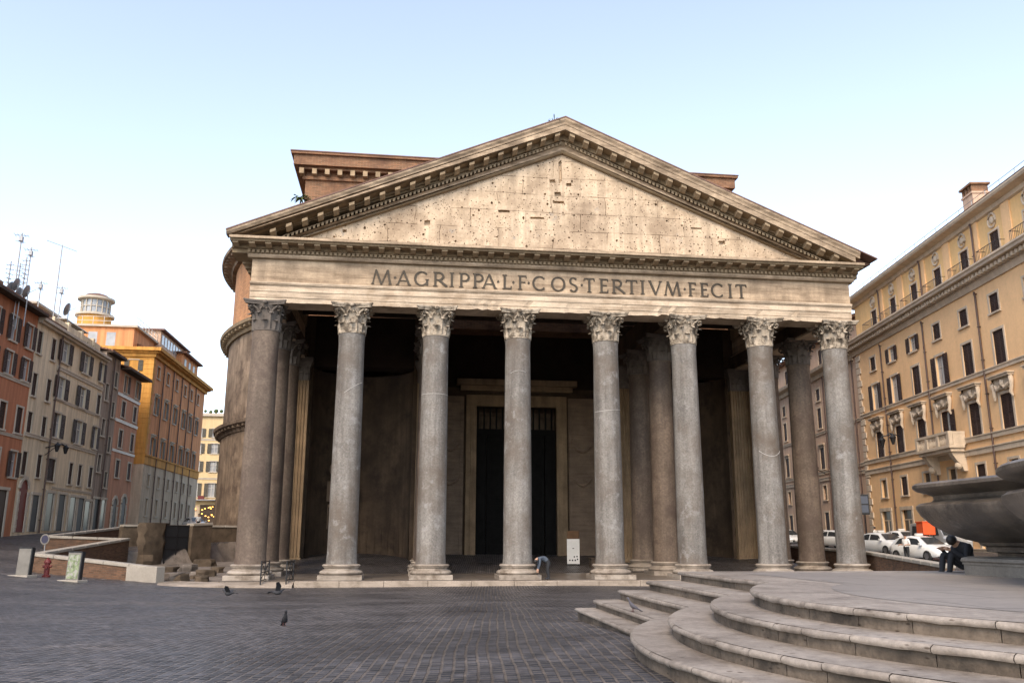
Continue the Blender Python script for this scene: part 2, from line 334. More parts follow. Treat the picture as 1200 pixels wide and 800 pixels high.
# ------------------------------------------------------------------ the ground: one sheet, sloping as the square does
CP = np.array([(-8.5,-45,.48),(-8,-60,.5),(-20,-45,.5),(-6.5,-37,.72),(-5.6,-31,.62),(0,-2.2,-.25),(-17,-2.2,-.25),(17,-2.2,-.22),(-10,-20,.2),(0,-20,.2),(8,-22,.3),
 (-27.8,4.0,.32),(-23,-1.5,.05),(-37,22,2.0),(-37,5,1.7),(-38,-20,1.6),(-37,50,2.7),(-37,80,3.4),(-27.8,14,1.1),(-30,20,1.7),(-24,23,1.9),(-34,110,4.2),
 (15,-12,.15),(24,5,.85),(33,8,1.1),(36,35,1.3),(27,28,1.35),(40,60,1.7),(30,-30,1.2),(10,-36,.8),(0,100,3.5),(50,110,2.6),(-15,-28,.33),(20,-3,.2)], float)
def tps(cp):
    n = len(cp)
    def U(r2): return np.where(r2 > 1e-9, r2*np.log(np.maximum(r2, 1e-9)), 0)
    d2 = ((cp[:, None, :2]-cp[None, :, :2])**2).sum(-1); K = U(d2) + np.eye(n)*8
    P = np.c_[np.ones(n), cp[:, :2]]; A = np.block([[K, P], [P.T, np.zeros((3, 3))]])
    s = np.linalg.solve(A, np.r_[cp[:, 2], 0, 0, 0])
    def f(x, y):
        x = np.clip(np.asarray(x, float), -44, 48); y = np.clip(np.asarray(y, float), -60, 112)
        d = (x[..., None]-cp[:, 0])**2 + (y[..., None]-cp[:, 1])**2
        return U(d) @ s[:n] + s[n] + s[n+1]*x + s[n+2]*y
    return f
GZ = tps(CP)
def gz(x, y): return float(GZ(np.array([x]), np.array([y]))[0])
P0 = at(187, 664, 46.3); P1 = at(40, 647, 52.0); P2 = at(148, 630, 62); P3 = at(55, 627, 62.5); P4 = at(168, 614, 76)
PI0 = at(165, 613, 62); PI1 = at(195, 613, 62.6); G1 = at(222, 613, 64); G2 = at(246, 612, 65)
W0 = at(1112, 661, 40); W1 = at(1014, 645, 54.5); W2 = at(905, 637, 75)
TRL = [(P0.x, P0.y), (P1.x, P1.y), (P2.x, P2.y), (PI0.x, PI0.y), (PI1.x, PI1.y), (G2.x, G2.y), (-18.5, 27), (-16.6, 20), (-16.9, -1.2), (-18, -1.7)]
TRR = [(17.3, -1.0), (W1.x, W1.y), (W2.x, W2.y), (20, 30), (16.9, 20)]
def inside(poly, X, Y):
    r = np.zeros(X.shape, bool); n = len(poly)
    for i in range(n):
        x1, y1 = poly[i]; x2, y2 = poly[(i+1) % n]
        c = ((y1 > Y) != (y2 > Y)); r ^= c & (X < (x2-x1)*(Y-y1)/((y2-y1) if abs(y2-y1) > 1e-9 else 1e-9)+x1)
    return r
xs = np.r_[-700, -300, -150, -80, -60, np.arange(-46, 46.01, .5), 60, 80, 150, 300, 700]
ys = np.r_[-700, -300, -150, -90, -70, np.arange(-62, 36.01, .5), np.arange(38, 122, 3), 150, 300, 700]
X, Y = np.meshgrid(xs, ys); Zg = GZ(X, Y)
iL = inside(TRL, X, Y); iR = inside(TRR, X, Y)
Zg = np.where(iL, np.minimum(Zg, -.22+np.clip((Y+1.5)*.03, 0, .55)), Zg); Zg = np.where(iR, -.35, Zg)
nx, ny = len(xs), len(ys)
gm = bpy.data.meshes.new('piazza_ground')
gm.from_pydata(np.stack([X, Y, Zg], -1).reshape(-1, 3).tolist(), [], [(j*nx+i, j*nx+i+1, (j+1)*nx+i+1, (j+1)*nx+i) for j in range(ny-1) for i in range(nx-1)])
gm.materials.append(M['cobble']); gm.materials.append(M['earth']); gm.shade_smooth()
ii = (iL | iR)
for p in gm.polygons:
    j, i = divmod(p.vertices[0], nx)
    if ii[j, i] or ii[min(j+1, ny-1), min(i+1, nx-1)] or p.normal.z < .85: p.material_index = 1
tag(link('ground', gm), 'dark cobbled square sloping down to the temple', None, kind='structure')
# ------------------------------------------------------------------ the temple
temple = thing('ancient_temple', 'ancient granite-columned temple front with bronze inscription, pediment and round brick drum behind', 'temple')
HALF = 2.45; S = 4.47
CX = [-(HALF+S*k) for k in (3, 2, 1, 0)] + [HALF+S*k for k in range(4)]
ROWY = [0, 4.6, 9.2]

def base_mesh():
    b = MB(); b.box(-1.08, 1.08, -1.08, 1.08, -.08, .22)
    pr = [(.78,.22),(1.0,.22)] + [(1.0+.085*math.sin(math.pi*i/6), .22+.2*i/6) for i in range(1, 6)] + [(1.0,.42),(.93,.43),(.93,.46),(.86,.48),(.835,.52),(.86,.56),(.9,.575),(.9,.6)]
    pr += [(.9+.055*math.sin(math.pi*i/6), .6+.13*i/6) for i in range(1, 6)] + [(.89,.73),(.83,.735),(.78,.74)]
    b.lathe(pr, 40, caps=False); return b.mesh('column_base', M['base'], smooth=35)
def shaft_mesh(m):
    pr = []
    for i in range(25):
        t = i/24; r = .748-.075*t**1.7 - .0*t
        if t < .025: r += .035*(1-t/.025)
        if t > .985: r += .03
        pr.append((r, .735+11.8*t))
    return MB().lathe(pr, 40, caps=False).mesh('column_shaft', m, smooth=40)
def capital_mesh(m):
    b = MB(); Z0 = 12.53
    bell = [(.70,0),(.735,.02),(.74,.06),(.70,.09),(.655,.1),(.65,.3),(.66,.7),(.70,1.0),(.78,1.25),(.84,1.33),(.84,1.36)]
    b.lathe(bell, 32, (0,0,Z0), caps=False)
    def leaf(a, z0, h, r0, wid, out):
        # acanthus leaf: a ribbed, lobed tongue that leaves the bell and curls over at its tip
        rows = []; n = 9
        for i in range(n+1):
            t = i/n; z = z0 + h*min(1, t*1.15) - (h*.16*max(0, t-.8)/.2)
            r = r0 + out*(.18*t + .82*max(0, (t-.5)/.5)**2) + .03
            wd = wid*(.75+.45*math.sin(t*math.pi*.75))*(1-.55*max(0, t-.6)/.4)*(1+.16*math.cos(i*math.pi))
            row = []
            for j in (-1, -.5, 0, .5, 1):
                rr = r + (.055 if j == 0 else (.0 if abs(j) == .5 else -.03)); aa = a + j*wd/2/rr
                row.append((rr*math.cos(aa), rr*math.sin(aa), Z0+z))
            rows.append(row)
        b.loft(rows, closed=False)
        b.loft([[(p[0]*.95, p[1]*.95, p[2]-.01) for p in row] for row in rows], closed=False)
    for k in range(8): leaf(2*math.pi*k/8, .1, .5, .66, .42, .24)
    for k in range(8): leaf(2*math.pi*(k+.5)/8, .1, .93, .66, .36, .3)
    for k in range(4):      # corner volutes and their stalks
        a = math.pi/4 + k*math.pi/2; d = Vector((math.cos(a), math.sin(a), 0)); n_ = Vector((-d.y, d.x, 0))
        for s in (-1, 1):
            pts = [d*.66+n_*.3*s+Vector((0,0,Z0+.85)), d*.82+n_*.22*s+Vector((0,0,Z0+1.15)), d*.98+n_*.09*s+Vector((0,0,Z0+1.3))]
            for i in range(8):
                t = i/7; an = math.pi*.5-2*math.pi*1.15*t; rr = .16*(1-.65*t)
                c = d*1.02+n_*.05*s+Vector((0,0,Z0+1.15)); pts.append(c+d*rr*math.cos(an)+Vector((0,0,rr*math.sin(an))))
            b.tube(pts, [.05,.055,.055]+[.05-.004*i for i in range(8)], 6)
        for s in (-1, 1):   # helices meeting on each face
            a2 = k*math.pi/2; d2 = Vector((math.cos(a2), math.sin(a2), 0)); n2 = Vector((-d2.y, d2.x, 0))
            b.tube([d2*.7+n2*.32*s+Vector((0,0,Z0+.8)), d2*.78+n2*.25*s+Vector((0,0,Z0+1.12)), d2*.84+n2*.12*s+Vector((0,0,Z0+1.27)), d2*.84+n2*.06*s+Vector((0,0,Z0+1.18)), d2*.84+n2*.1*s+Vector((0,0,Z0+1.12))], .045, 6)
        b.ball(tuple(Vector((math.cos(k*math.pi/2), math.sin(k*math.pi/2), 0))*.93+Vector((0,0,Z0+1.46))), .13, 8, (1,1,.9))
    poly = []                                   # abacus: concave sides, cut corners
    for k in range(4):
        a = k*math.pi/2
        for t in [-1+.2*i for i in range(11)]:
            x = .84 + .23*t*t; y = 1.02*t
            poly.append((x*math.cos(a)-y*math.sin(a), x*math.sin(a)+y*math.cos(a)))
    for (z0, z1, sc) in ((1.36,1.44,.95),(1.44,1.5,.985),(1.5,1.58,1.03)):
        b.prism([(x*sc, y*sc) for x, y in poly], Z0+z0, Z0+z1)
    return b.mesh('corinthian_capital', m, smooth=45)
mb_, mc_, mcd_ = base_mesh(), capital_mesh(M['capital']), capital_mesh(M['capital_dark'])
ms_, msp_ = shaft_mesh(M['granite']), shaft_mesh(M['granite_pink'])
def column(x, y, pink=False, dark=False, label=None):
    c = link('column', None, temple, (x, y, 0))
    link('base', mb_, c); s = link('shaft', msp_ if pink else ms_, c); s.rotation_euler.z = random.random()*6
    link('capital', mcd_ if dark else mc_, c)
    if label: c['label'] = label
for i, x in enumerate(CX): column(x, 0, pink=(i == 0), dark=(i == 0), label='reddish corner column under a dark capital' if i == 0 else None)
for y in ROWY[1:]:
    for i in (0, 2, 5, 7): column(CX[i], y, True, True, 'reddish inner column of the porch')

M['seam'] = mat('pale_mortar_seam', (.42,.40,.37), .15, 6, .8, .1)
def seam(i, z, tilt, az, a0, a1):
    b = MB(); pts = []
    for k in range(25):
        a = R(a0+(a1-a0)*k/24); rr = .748-.075*((z-.735)/11.8)**1.7+.004; zz = z+tilt*math.cos(a-R(az)); pts.append((rr*math.cos(a), rr*math.sin(a), zz))
    b.tube(pts, .014, 5)
    c = [o for o in bpy.data.objects if o.parent == temple and o.name.startswith('column') and abs(o.location.x-CX[i]) < .01 and o.location.y < .1][0]
    b.build('repair_seam', M['seam'], c, smooth=60)
seam(2, 9.4, .0, 0, 185, 355); seam(4, 8.75, .08, 20, 190, 350); seam(6, 7.15, -.75, 270, 215, 325); seam(1, 9.5, .5, 0, 250, 340); seam(3, 10.2, .55, 270, 230, 300)
# floor, step
b = MB(); b.box(-17.0, 18.2, -1.55, 14, -.6, -.002)
b.build('porch_floor', M['pav_floor'], temple)
b = MB()
for i in range(15):
    x0 = -13.45 + i*2.12; b.box(x0, x0+2.105, -1.98, -1.552, -.62, -.012-.006*(i % 2))
b.build('front_step', M['stylobate'], temple, bevel=.02)
b = MB(); b.add([(-21.2,-2.9,-.19),(-13.5,-2.3,-.2),(-13.5,-1.5,-.02),(-17.2,-1.3,-.06),(-19.9,1.0,-.1)], [(0,1,2,3,4)]); b.add([(-21.2,-2.9,-.6),(-13.5,-2.3,-.6),(-13.5,-2.3,-.2),(-21.2,-2.9,-.19)], [(0,1,2,3)])
b.build('entrance_ramp', M['stylobate'], temple)

# entablature: front and flanks
EX = 16.72
def run_x(prof, x0, x1, b):    # profile in (y, z), run along x
    b.loft([[(x0, y, z) for y, z in prof], [(x1, y, z) for y, z in prof]], closed=True)
def run_y(prof, y0, y1, sx, b):   # same profile turned along a flank: y -> outward distance from EX
    b.loft([[(sx*(EX-.7-y), y0, z) for y, z in prof], [(sx*(EX-.7-y), y1, z) for y, z in prof]], closed=True)
arch = [(-.70,14.02),(-.70,14.30),(-.735,14.30),(-.735,14.62),(-.77,14.62),(-.77,14.93),(-.83,14.95),(-.88,15.05),(-.88,15.12),(.66,15.12),(.66,14.02)]
n = 120; b = MB()          # the battered architrave: a worn, chipped lower edge
rings = []
for i in range(n+1):
    x = -EX + 2*EX*i/n; e = .0
    k = random.random()
    chip = (.10*k*k if -5 < x < 14 else .03*k) + (.16 if 5.5 < x < 8.5 else 0)*random.random()
    rings.append([(x, y + (chip*.9 if z < 14.35 and y < 0 else 0), z + (chip if (z < 14.1 and y < 0) else (-.03*random.random() if z > 15 and y < 0 else 0))) for y, z in arch])
b.loft(rings)
ent = b.build('architrave', M['marble_pale'], temple)
b = MB()
for sx in (-1, 1): b = MB(); run_y(arch, .662, 14.6, sx, b); b.build('architrave', M['marble_pale'], temple)
b = MB(); b.box(-EX+.02, EX-.02, -.72, .6, 15.122, 16.36); fr = b.build('frieze', M['marble'], temple)
b = MB()
for sx in (-1, 1):
    b = MB(); x0, x1 = sorted((sx*(EX-.025), sx*(EX-1.2))); b.box(x0, x1, .602, 14.6, 15.122, 16.36); b.build('frieze', M['marble'], temple)
0 and b.build('frieze', M['marble'], temple)
bed = [(-.72,16.36),(-.76,16.36),(-.84,16.44),(-.90,16.56),(-.90,16.60),(.6,16.60),(.6,16.36)]
soff = [(-.92,16.60),(-.95,16.60),(-.95,16.80),(-1.1,16.83),(-1.12,17.02),(-1.72,17.02),(-1.74,17.10),(-1.78,17.10),(-1.82,17.26),(.6,17.40),(.6,16.60)]
b = MB(); run_x(bed, -EX-.17, EX+.17, b); run_x(soff, -EX-1.0, EX+.4, b)
for sx in (-1, 1): run_y(bed, .61, 14.6, sx, b); run_y(soff, .61, 14.6, sx, b)
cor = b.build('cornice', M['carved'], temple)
b = MB(); run_x([(-1.815,17.12),(-1.86,17.14),(-1.86,17.27),(-1.80,17.28)], -EX-1.02, EX+.42, b)
run_x([(-.905,16.40),(-.97,16.5),(-.97,16.585),(-.905,16.59)], -EX-.2, EX+.2, b)
b.build('cornice_fillet', M['marble'], cor)
q = [(-1.12,17.015),(-1.12,16.84),(-1.3,16.83),(-1.52,16.90),(-1.64,16.93),(-1.66,17.015)]
b = MB(); b.loft([[(o, y, z) for y, z in q] for o in (-.15, .15)]); mm_ = b.mesh('modillion', M['marble_mod']); x = -EX-.75
while x < EX+.4:            # scrolled brackets with a coffer between
    link('modillion', mm_, cor, (x, 0, 0)); x += .835
b = MB(); b.box(-.265, .265, -.15, .15, 16.84, 17.015); mm_ = b.mesh('modillion', M['marble_mod'])
for sx in (-1, 1):
    y = 1.0
    while y < 14.3: link('modillion', mm_, cor, (sx*(EX+.685), y, 0)); y += .835
def comb(x0, x1, st, w_, za, zb, fz=lambda x: 0):     # a toothed strip: one continuous outline
    up, dn = [], []; x = x0
    while x + w_ < x1:
        dn += [(x, zb), (x, za), (x+w_, za), (x+w_, zb)]; x += st
    pts = dn + [(dn[-1][0], zb+.03), (dn[0][0], zb+.03)]
    return [(a, z+fz(a)) for a, z in pts]
b = MB(); b.prism(comb(-EX-.2, EX+.2, .235, .135, 16.63, 16.77), -1.06, -.952, 'y')
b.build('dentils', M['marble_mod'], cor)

# inscription: Roman capitals built stroke by stroke
LET = [('M',-10.44,-9.41),('.',-9.25,-9.17),('A',-9.12,-8.38),('G',-8.19,-7.43),('R',-7.16,-6.41),('I',-6.25,-6.07),('P',-5.76,-5.24),('P',-5.01,-4.48),('A',-4.5,-3.73),('.',-3.67,-3.59),('L',-3.39,-2.9),('.',-2.84,-2.76),('F',-2.54,-2.06),('.',-1.99,-1.91),('C',-1.75,-.99),('O',-.7,.07),('S',.31,.76),('.',.97,1.05),('T',1.12,1.74),('E',2.01,2.5),('R',2.71,3.45),('T',3.5,4.16),('I',4.37,4.54),('V',4.82,5.54),('M',5.71,6.64),('.',6.84,6.93),('F',7.1,7.55),('E',7.79,8.25),('C',8.42,9.18),('I',9.45,9.62),('T',9.86,10.51)]
LZ0, LH = 15.24, .80; dep = [0]; fr['label'] = 'frieze with bronze capitals reading M AGRIPPA L F COS TERTIVM FECIT'
def stroke(p, q, w0, w1=None):
    w1 = w1 or w0; p = Vector(p); q = Vector(q); d = (q-p).normalized(); nn = Vector((-d.y, d.x)); dep[0] = (dep[0]+1) % 23
    y1 = -.765-.0012*dep[0]
    P = [p+nn*w0/2, p-nn*w0/2, q-nn*w1/2, q+nn*w1/2]
    b.add([(a.x, -.71, a.y) for a in P]+[(a.x, y1, a.y) for a in P], [(4,5,6,7),(0,1,5,4),(1,2,6,5),(2,3,7,6),(3,0,4,7)])
TK, TN = .115, .062
def serif(x, z, w=.17): stroke((x-w/2, z), (x+w/2, z), .035)
def stem(x, z0, z1): stroke((x, z0), (x, z1), TK); serif(x, z0+.015, .24); serif(x, z1-.015, .24)
def arc(cx, cz, rx, rz, a0, a1, n=16):
    for i in range(n):
        a, c = R(a0+(a1-a0)*i/n), R(a0+(a1-a0)*(i+1)/n)
        wa, wc = (TN+(TK-TN)*abs(math.cos(t))**1.5 for t in (a, c)); ov = .012
        stroke((cx+rx*math.cos(a), cz+rz*math.sin(a)), (cx+rx*math.cos(c), cz+rz*math.sin(c)), wa, wc)
for ch, xa, xb in LET:
    b = MB()
    z0, z1, zm = LZ0, LZ0+LH, LZ0+LH/2; w_ = xb-xa; xm = (xa+xb)/2
    if ch == '.': b.add([(xm-.07,-.77,zm),(xm+.0,-.77,zm+.08),(xm+.07,-.77,zm),(xm-.02,-.77,zm-.08),(xm-.07,-.71,zm),(xm,-.71,zm+.08),(xm+.07,-.71,zm),(xm-.02,-.71,zm-.08)], [(0,1,2,3),(0,4,5,1),(1,5,6,2),(2,6,7,3),(3,7,4,0)])
    if ch == 'I': stem(xm, z0, z1)
    if ch == 'M':
        stroke((xa+.05, z0), (xa+.2*w_, z1), TN); stroke((xa+.2*w_, z1), (xm, z0), TK); stroke((xm, z0), (xb-.2*w_, z1), TN); stroke((xb-.2*w_, z1), (xb-.05, z0), TK)
        serif(xa+.05, z0+.015); serif(xb-.05, z0+.015)
    if ch == 'A':
        stroke((xa+.05, z0), (xm-.02, z1), TN); stroke((xm-.02, z1), (xb-.06, z0), TK); stroke((xa+.17*w_, z0+.3*LH), (xb-.18*w_, z0+.3*LH), TN*.8); serif(xa+.05, z0+.015); serif(xb-.05, z0+.015)
    if ch == 'V':
        stroke((xa+.05, z1), (xm+.02, z0), TK); stroke((xm+.02, z0), (xb-.05, z1), TN); serif(xa+.05, z1-.015); serif(xb-.05, z1-.015)
    if ch in 'CG':
        arc(xm+.02, zm, w_/2-.03, LH/2-.02, 42, 318)
        if ch == 'G': stroke((xb-.06, z0+.03), (xb-.06, zm-.03), TK); serif(xb-.06, zm-.04, .2)
    if ch == 'O': arc(xm, zm, w_/2-.04, LH/2-.02, 0, 360, 24)
    if ch == 'S':
        r_ = LH/4; arc(xm, z1-r_, w_/2-.05, r_-.01, 30, 270, 12); arc(xm, z0+r_, w_/2-.04, r_-.01, 90, -150, 12)
    if ch in 'LEF':
        stem(xa+.11, z0, z1)
        if ch in 'LE': stroke((xa+.1, z0+.03), (xb-.02, z0+.03), TN); stroke((xb-.035, z0+.02), (xb-.02, z0+.17), .05)
        if ch in 'EF':
            stroke((xa+.1, z1-.03), (xb-.02, z1-.03), TN); stroke((xb-.035, z1-.02), (xb-.03, z1-.15), .05); stroke((xa+.1, zm+.02), (xb-.08, zm+.02), TN)
    if ch == 'T':
        stem(xm, z0, z1); stroke((xa+.02, z1-.03), (xb-.02, z1-.03), TN); stroke((xa+.04, z1-.02), (xa+.02, z1-.16), .05); stroke((xb-.04, z1-.02), (xb-.02, z1-.16), .05)
    if ch in 'PR':
        stem(xa+.11, z0, z1); rr = LH*.27; bw = (w_ if ch == 'P' else w_*.72)-.14
        stroke((xa+.1, z1-.03), (xa+.13+bw*.4, z1-.03), TN); stroke((xa+.1, z1-2*rr), (xa+.13+bw*.4, z1-2*rr), TN)
        arc(xa+.13+bw*.4, z1-rr-.015, bw*.6, rr-.01, 90, -90, 10)
        if ch == 'R': stroke((xa+.13+bw*.4, z1-2*rr), (xb-.03, z0+.01), TK); serif(xb-.03, z0+.02, .12)
    b.build('letter' if ch != '.' else 'dot', M['letter'], fr)

# pediment
SL = .4235; TIP = 17.92; ZT = 17.50
def T(x): return ZT + (TIP-abs(x))*SL
def cut(me, cutter, mats):
    o1 = bpy.data.objects.new('tmp', me); o2 = bpy.data.objects.new('tmp', cutter); COL.objects.link(o1); COL.objects.link(o2)
    md = o1.modifiers.new('b', 'BOOLEAN'); md.operation = 'DIFFERENCE'; md.object = o2; md.solver = 'EXACT'; md.use_self = True
    dg = bpy.context.evaluated_depsgraph_get(); dg.update(); m2 = bpy.data.meshes.new_from_object(o1.evaluated_get(dg))
    bpy.data.objects.remove(o1); bpy.data.objects.remove(o2); return m2
b = MB(); b.add([(-15.6,-.56,17.41),(15.6,-.56,17.41),(0,-.56,T(0)-1.2),(-15.6,.6,17.41),(15.6,.6,17.41),(0,.6,T(0)-1.2)], [(0,1,2),(5,4,3),(0,3,4,1),(1,4,5,2),(2,5,3,0)])
ty = b.mesh('tympanum', M['tympanum']); rnd = random.Random(11); b = MB()
spots = []
for k in range(560):
    x = rnd.uniform(-13.5, 13.5); z = rnd.uniform(17.6, T(x)-1.9)
    if rnd.random() < .45: z = 17.5+1.05*round((z-17.5)/1.05)+rnd.choice((-.12, .12, .3)); 
    if z > T(x)-1.85 or z < 17.6 or any(abs(x-p)+abs(z-q) < .34 for p, q in spots): continue
    spots.append((x, z)); w_ = rnd.choice((.03,.035,.04,.045,.05,.06,.085)); h_ = w_*rnd.uniform(.7, 1.3)
    y1 = -.56+rnd.uniform(.08,.2); n_ = 6; a_ = rnd.random()
    b.loft([[(x+w_*math.cos(a_+t*1.0472)*f, y, z+h_*math.sin(a_+t*1.0472)*f) for t in range(6)] for y, f in ((-.8, 1.1), (y1, .7))])
for x, z, w_, h_ in ((-7.55,18.9,.17,.17),(-.1,22.35,.1,.75),(-.55,21.75,.18,.13),(.4,21.6,.16,.12),(-.25,21.0,.2,.14),(-3.3,19.8,.35,.09),(-1.4,19.5,.4,.07),(-.2,20.5,.35,.09),(9.3,18.55,.2,.13),(7.8,19.35,.35,.05),(-12,18.2,.12,.1)):
    b.loft([[(x-w_*.9, y, z-h_), (x+w_, y, z-h_*.7), (x+w_*.8, y, z+h_), (x-w_, y, z+h_*.8)] for y in (-.8, -.36)])
cm = b.mesh('cutter', M['tympanum']); ty = cut(ty, cm, None)
uvl = ty.uv_layers.get('uv') or ty.uv_layers.new(name='uv')
for lp in ty.loops: v_ = ty.vertices[lp.vertex_index].co; uvl.data[lp.index].uv = (v_.x, v_.z)
link('tympanum', ty, temple)
def rake(prof, b, xl=-TIP, xr=TIP):
    n = len(prof); 
    rings = [[(x, y, max(T(x)+dz, 17.285)) for y, dz in prof] for x in (xl, 0, xr)]
    b.loft(rings)
b = MB()
rake([(-1.86,0),(-1.84,-.10),(-1.76,-.22),(-1.74,-.36),(-1.2,-.36),(-1.2,-.02)], b, -TIP, 16.95)
rake([(-1.71,-.362),(-1.70,-.66),(-1.2,-.70),(-1.2,-.362)], b, -TIP+.3, 16.7)
rake([(-.96,-1.26),(-.92,-1.30),(-.86,-1.38),(-.86,-1.52),(-.6,-1.52),(-.6,-1.26)], b, -15.5, 15.5)
rk = b.build('raking_cornice', M['marble'], temple)
b = MB(); rake([(-1.69,-.705),(-1.1,-.72),(-1.08,-1.0),(-.95,-1.02),(-.95,-1.255),(-.3,-1.255),(-.3,-.705)], b, -TIP+.9, 16.6)
rake([(-.84,-1.525),(-.80,-1.6),(-.74,-1.66),(-.5,-1.66),(-.5,-1.525)], b, -15, 15)
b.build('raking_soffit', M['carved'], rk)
for s in (-1, 1):
    b = MB(); q = [(-1.1,-.725),(-1.1,-.98),(-1.3,-1.0),(-1.5,-.90),(-1.62,-.86),(-1.64,-.71)]
    b.loft([[(s*xx, y, -abs(xx)*SL*(1 if xx > 0 else -1)+dz) for y, dz in q] for xx in (-.14, .14)]); mm_ = b.mesh('modillion', M['marble_mod']); k = 0
    while .42+k*.8 < 15.9:
        x = .42+k*.8; link('modillion', mm_, rk, (s*x, 0, T(x))); k += 1
    b = MB(); pts = [(s*a, z) for a, z in comb(.1, 15.2, .22, .12, -1.22, -1.07, lambda x: T(x))]
    b.prism(pts, -1.05, -.952, 'y'); b.build('dentils', M['marble_mod'], rk)
b = MB()          # corner of the side eaves running back, seen from below at the right end
for sx in (-1, 1): b.loft([[(sx*16.75, y, 17.285), (sx*TIP, y, 17.42), (sx*TIP, y, 17.5), (sx*16.75, y, T(16.75)-.1)] for y in (-1.1, 14.5)])
b.build('eaves', M['lead'], temple)
b = MB()
for sx in (-1, 1): b.loft([[(0, y, T(0)+o), (sx*(TIP+.02), y, ZT+o), (sx*(TIP+.02), y, ZT+o+.07), (0, y, T(0)+.07+o)] for y, o in ((-1.88, .012), (15.1, .012))])
b.build('roof', M['lead'], temple)

# attic block over the porch, with its brick cornice
at_ = link('attic_block', None, temple)
b = MB(); b.box(-16.5, 16.5, 17.05, 28, 17.3, 29.4); b.build('brick_wall', M['brick'], at_)
for sx in (-1, 1): a, c = sorted((sx*15.8, sx*16.48)); b = MB(); b.box(a, c, 15.61, 28, -1, 17.3); b.build('side_wall', M['brick'], at_)
b = MB(); b.box(-16.7, 16.7, 16.85, 28, 28.55, 28.8); b.box(-17.0, 17.0, 16.55, 28, 29.25, 29.45); b.box(-17.35, 17.35, 16.2, 28, 29.452, 30.25); b.box(-17.55, 17.55, 16.0, 28, 30.252, 30.42)
b.build('cornice', M['brick'], at_)
b = MB(); b.box(-.17, .17, 16.35, 17.0, 28.82, 29.24); mm_ = b.mesh('modillion', M['attic_mod']); x = -16.75
while x < 16.8: link('modillion', mm_, at_, (x, 0, 0)); x += .95
b = MB(); b.box(-17.6, 17.6, 15.95, 28, 30.425, 30.5); b.build('roof', M['lead'], at_)

# the round drum and dome
RC = (0, 48.3, 0); rot = link('rotunda', None, temple)
ruv = lambda x, y, z, f: (math.atan2(y-RC[1], x)*27, z)
b = MB(); b.lathe([(27.15,-1),(27.1,11.4)], 120, RC, caps=False); b.build('lower_drum', M['rot_low'], rot, smooth=40, uvf=ruv)
b = MB(); b.lathe([(26.98,12.2),(26.98,20.6)], 120, RC, caps=False); b.build('middle_drum', M['rot_low'], rot, smooth=40, uvf=ruv)
b = MB(); b.lathe([(26.8,21.5),(26.8,28.9)], 120, RC, caps=False); b.build('upper_drum', M['rot_up'], rot, smooth=40, uvf=ruv)
def cornice(z, p, name, m):
    b = MB(); b.lathe([(26.7,z-.5),(27.2,z-.48),(27.3,z-.2),(27.25+p*.6,z),(27.25+p,z+.15),(27.3+p,z+.42),(27.1+p,z+.5),(26.7,z+.62)], 120, RC, caps=False)
    b.build(name, m, rot, smooth=30, uvf=ruv)
    b = MB(); b.box(27.2, 27.2+p*.85, -.16, .16, z-.14, z+.12); mm_ = b.mesh('modillion', m)
    for i in range(32): link('modillion', mm_, rot, RC, math.pi*(.95+.4*i/31))
cornice(11.8, .55, 'lower_cornice', M['rot_low']); cornice(21.0, .6, 'middle_cornice', M['carved']); cornice(29.0, 1.0, 'upper_cornice', M['rot_low'])
b = MB(); b.lathe([(27.6,29.6),(26,29.8),(25.5,31),(24,31.1),(23.6,32.2),(21.5,32.4),(21,33.4),(19,34.2),(14,37.5),(8,40),(4.4,41)], 96, RC, caps=False); b.build('dome', M['lead'], rot, smooth=30)

# porch interior: antae, niches, marble panels, the bronze door
def fluted(w, d, z0, z1, fl=7):
    pts = [(-w/2, 0), (-w/2, -d)]; fw = w/(fl+.6)
    for k in range(fl):
        c = -w/2 + fw*(.8+k)
        for i in range(7):
            a = math.pi*(1-i/6); pts.append((c+fw*.38*math.cos(a), -d+fw*.38*math.sin(a)))
    pts += [(w/2, -d), (w/2, 0)]
    return MB().prism(pts, z0, z1)
def pilaster(x, y, w=1.4, d=.35, rz=0):
    p = link('pilaster', None, temple, (x, y, 0), rz)
    fluted(w, d, .72, 12.5).build('shaft', M['pil'], p)
    b = MB(); b.box(-w/2-.25, w/2+.25, -d-.25, 0, -.05, .25); b.box(-w/2-.16, w/2+.16, -d-.17, 0, .251, .5); b.box(-w/2-.08, w/2+.08, -d-.09, 0, .501, .72); b.build('base', M['pil'], p, bevel=.03)
    b = MB(); Z0 = 12.5
    b.loft([[(-q, 0, Z0+z), (-q, -dd, Z0+z), (q, -dd, Z0+z), (q, 0, Z0+z)] for z, q, dd in ((0,w/2,d),(.9,w/2+.02,d+.03),(1.3,w/2+.2,d+.2),(1.6,w/2+.22,d+.22))])
    for row, (z, hh, nn, o) in enumerate(((.05,.5,4,0),(.35,.6,3,.0),)):
        for i in range(nn):
            cx = (i-(nn-1)/2)*w/nn; b.obox((cx-.11, -d-.03, Z0+z), (.22,0,0), (0,-.05,0), (0,-.0,hh)); b.obox((cx-.11, -d-.1, Z0+z+hh*.8), (.22,0,0), (0,-.1,0), (0,-.05,.12))
    b.build('capital', M['capital_dark'], p, bevel=.02)
YB, YD = 14.2, 19.0
for sx in (-1, 1):
    pilaster(sx*15.75, YB, 1.5, .5); pilaster(sx*6.92, YB, 1.4, .35)
    pilaster(sx*16.35, YB-1.2, 1.2, .25, sx*math.pi/2)
b = MB()
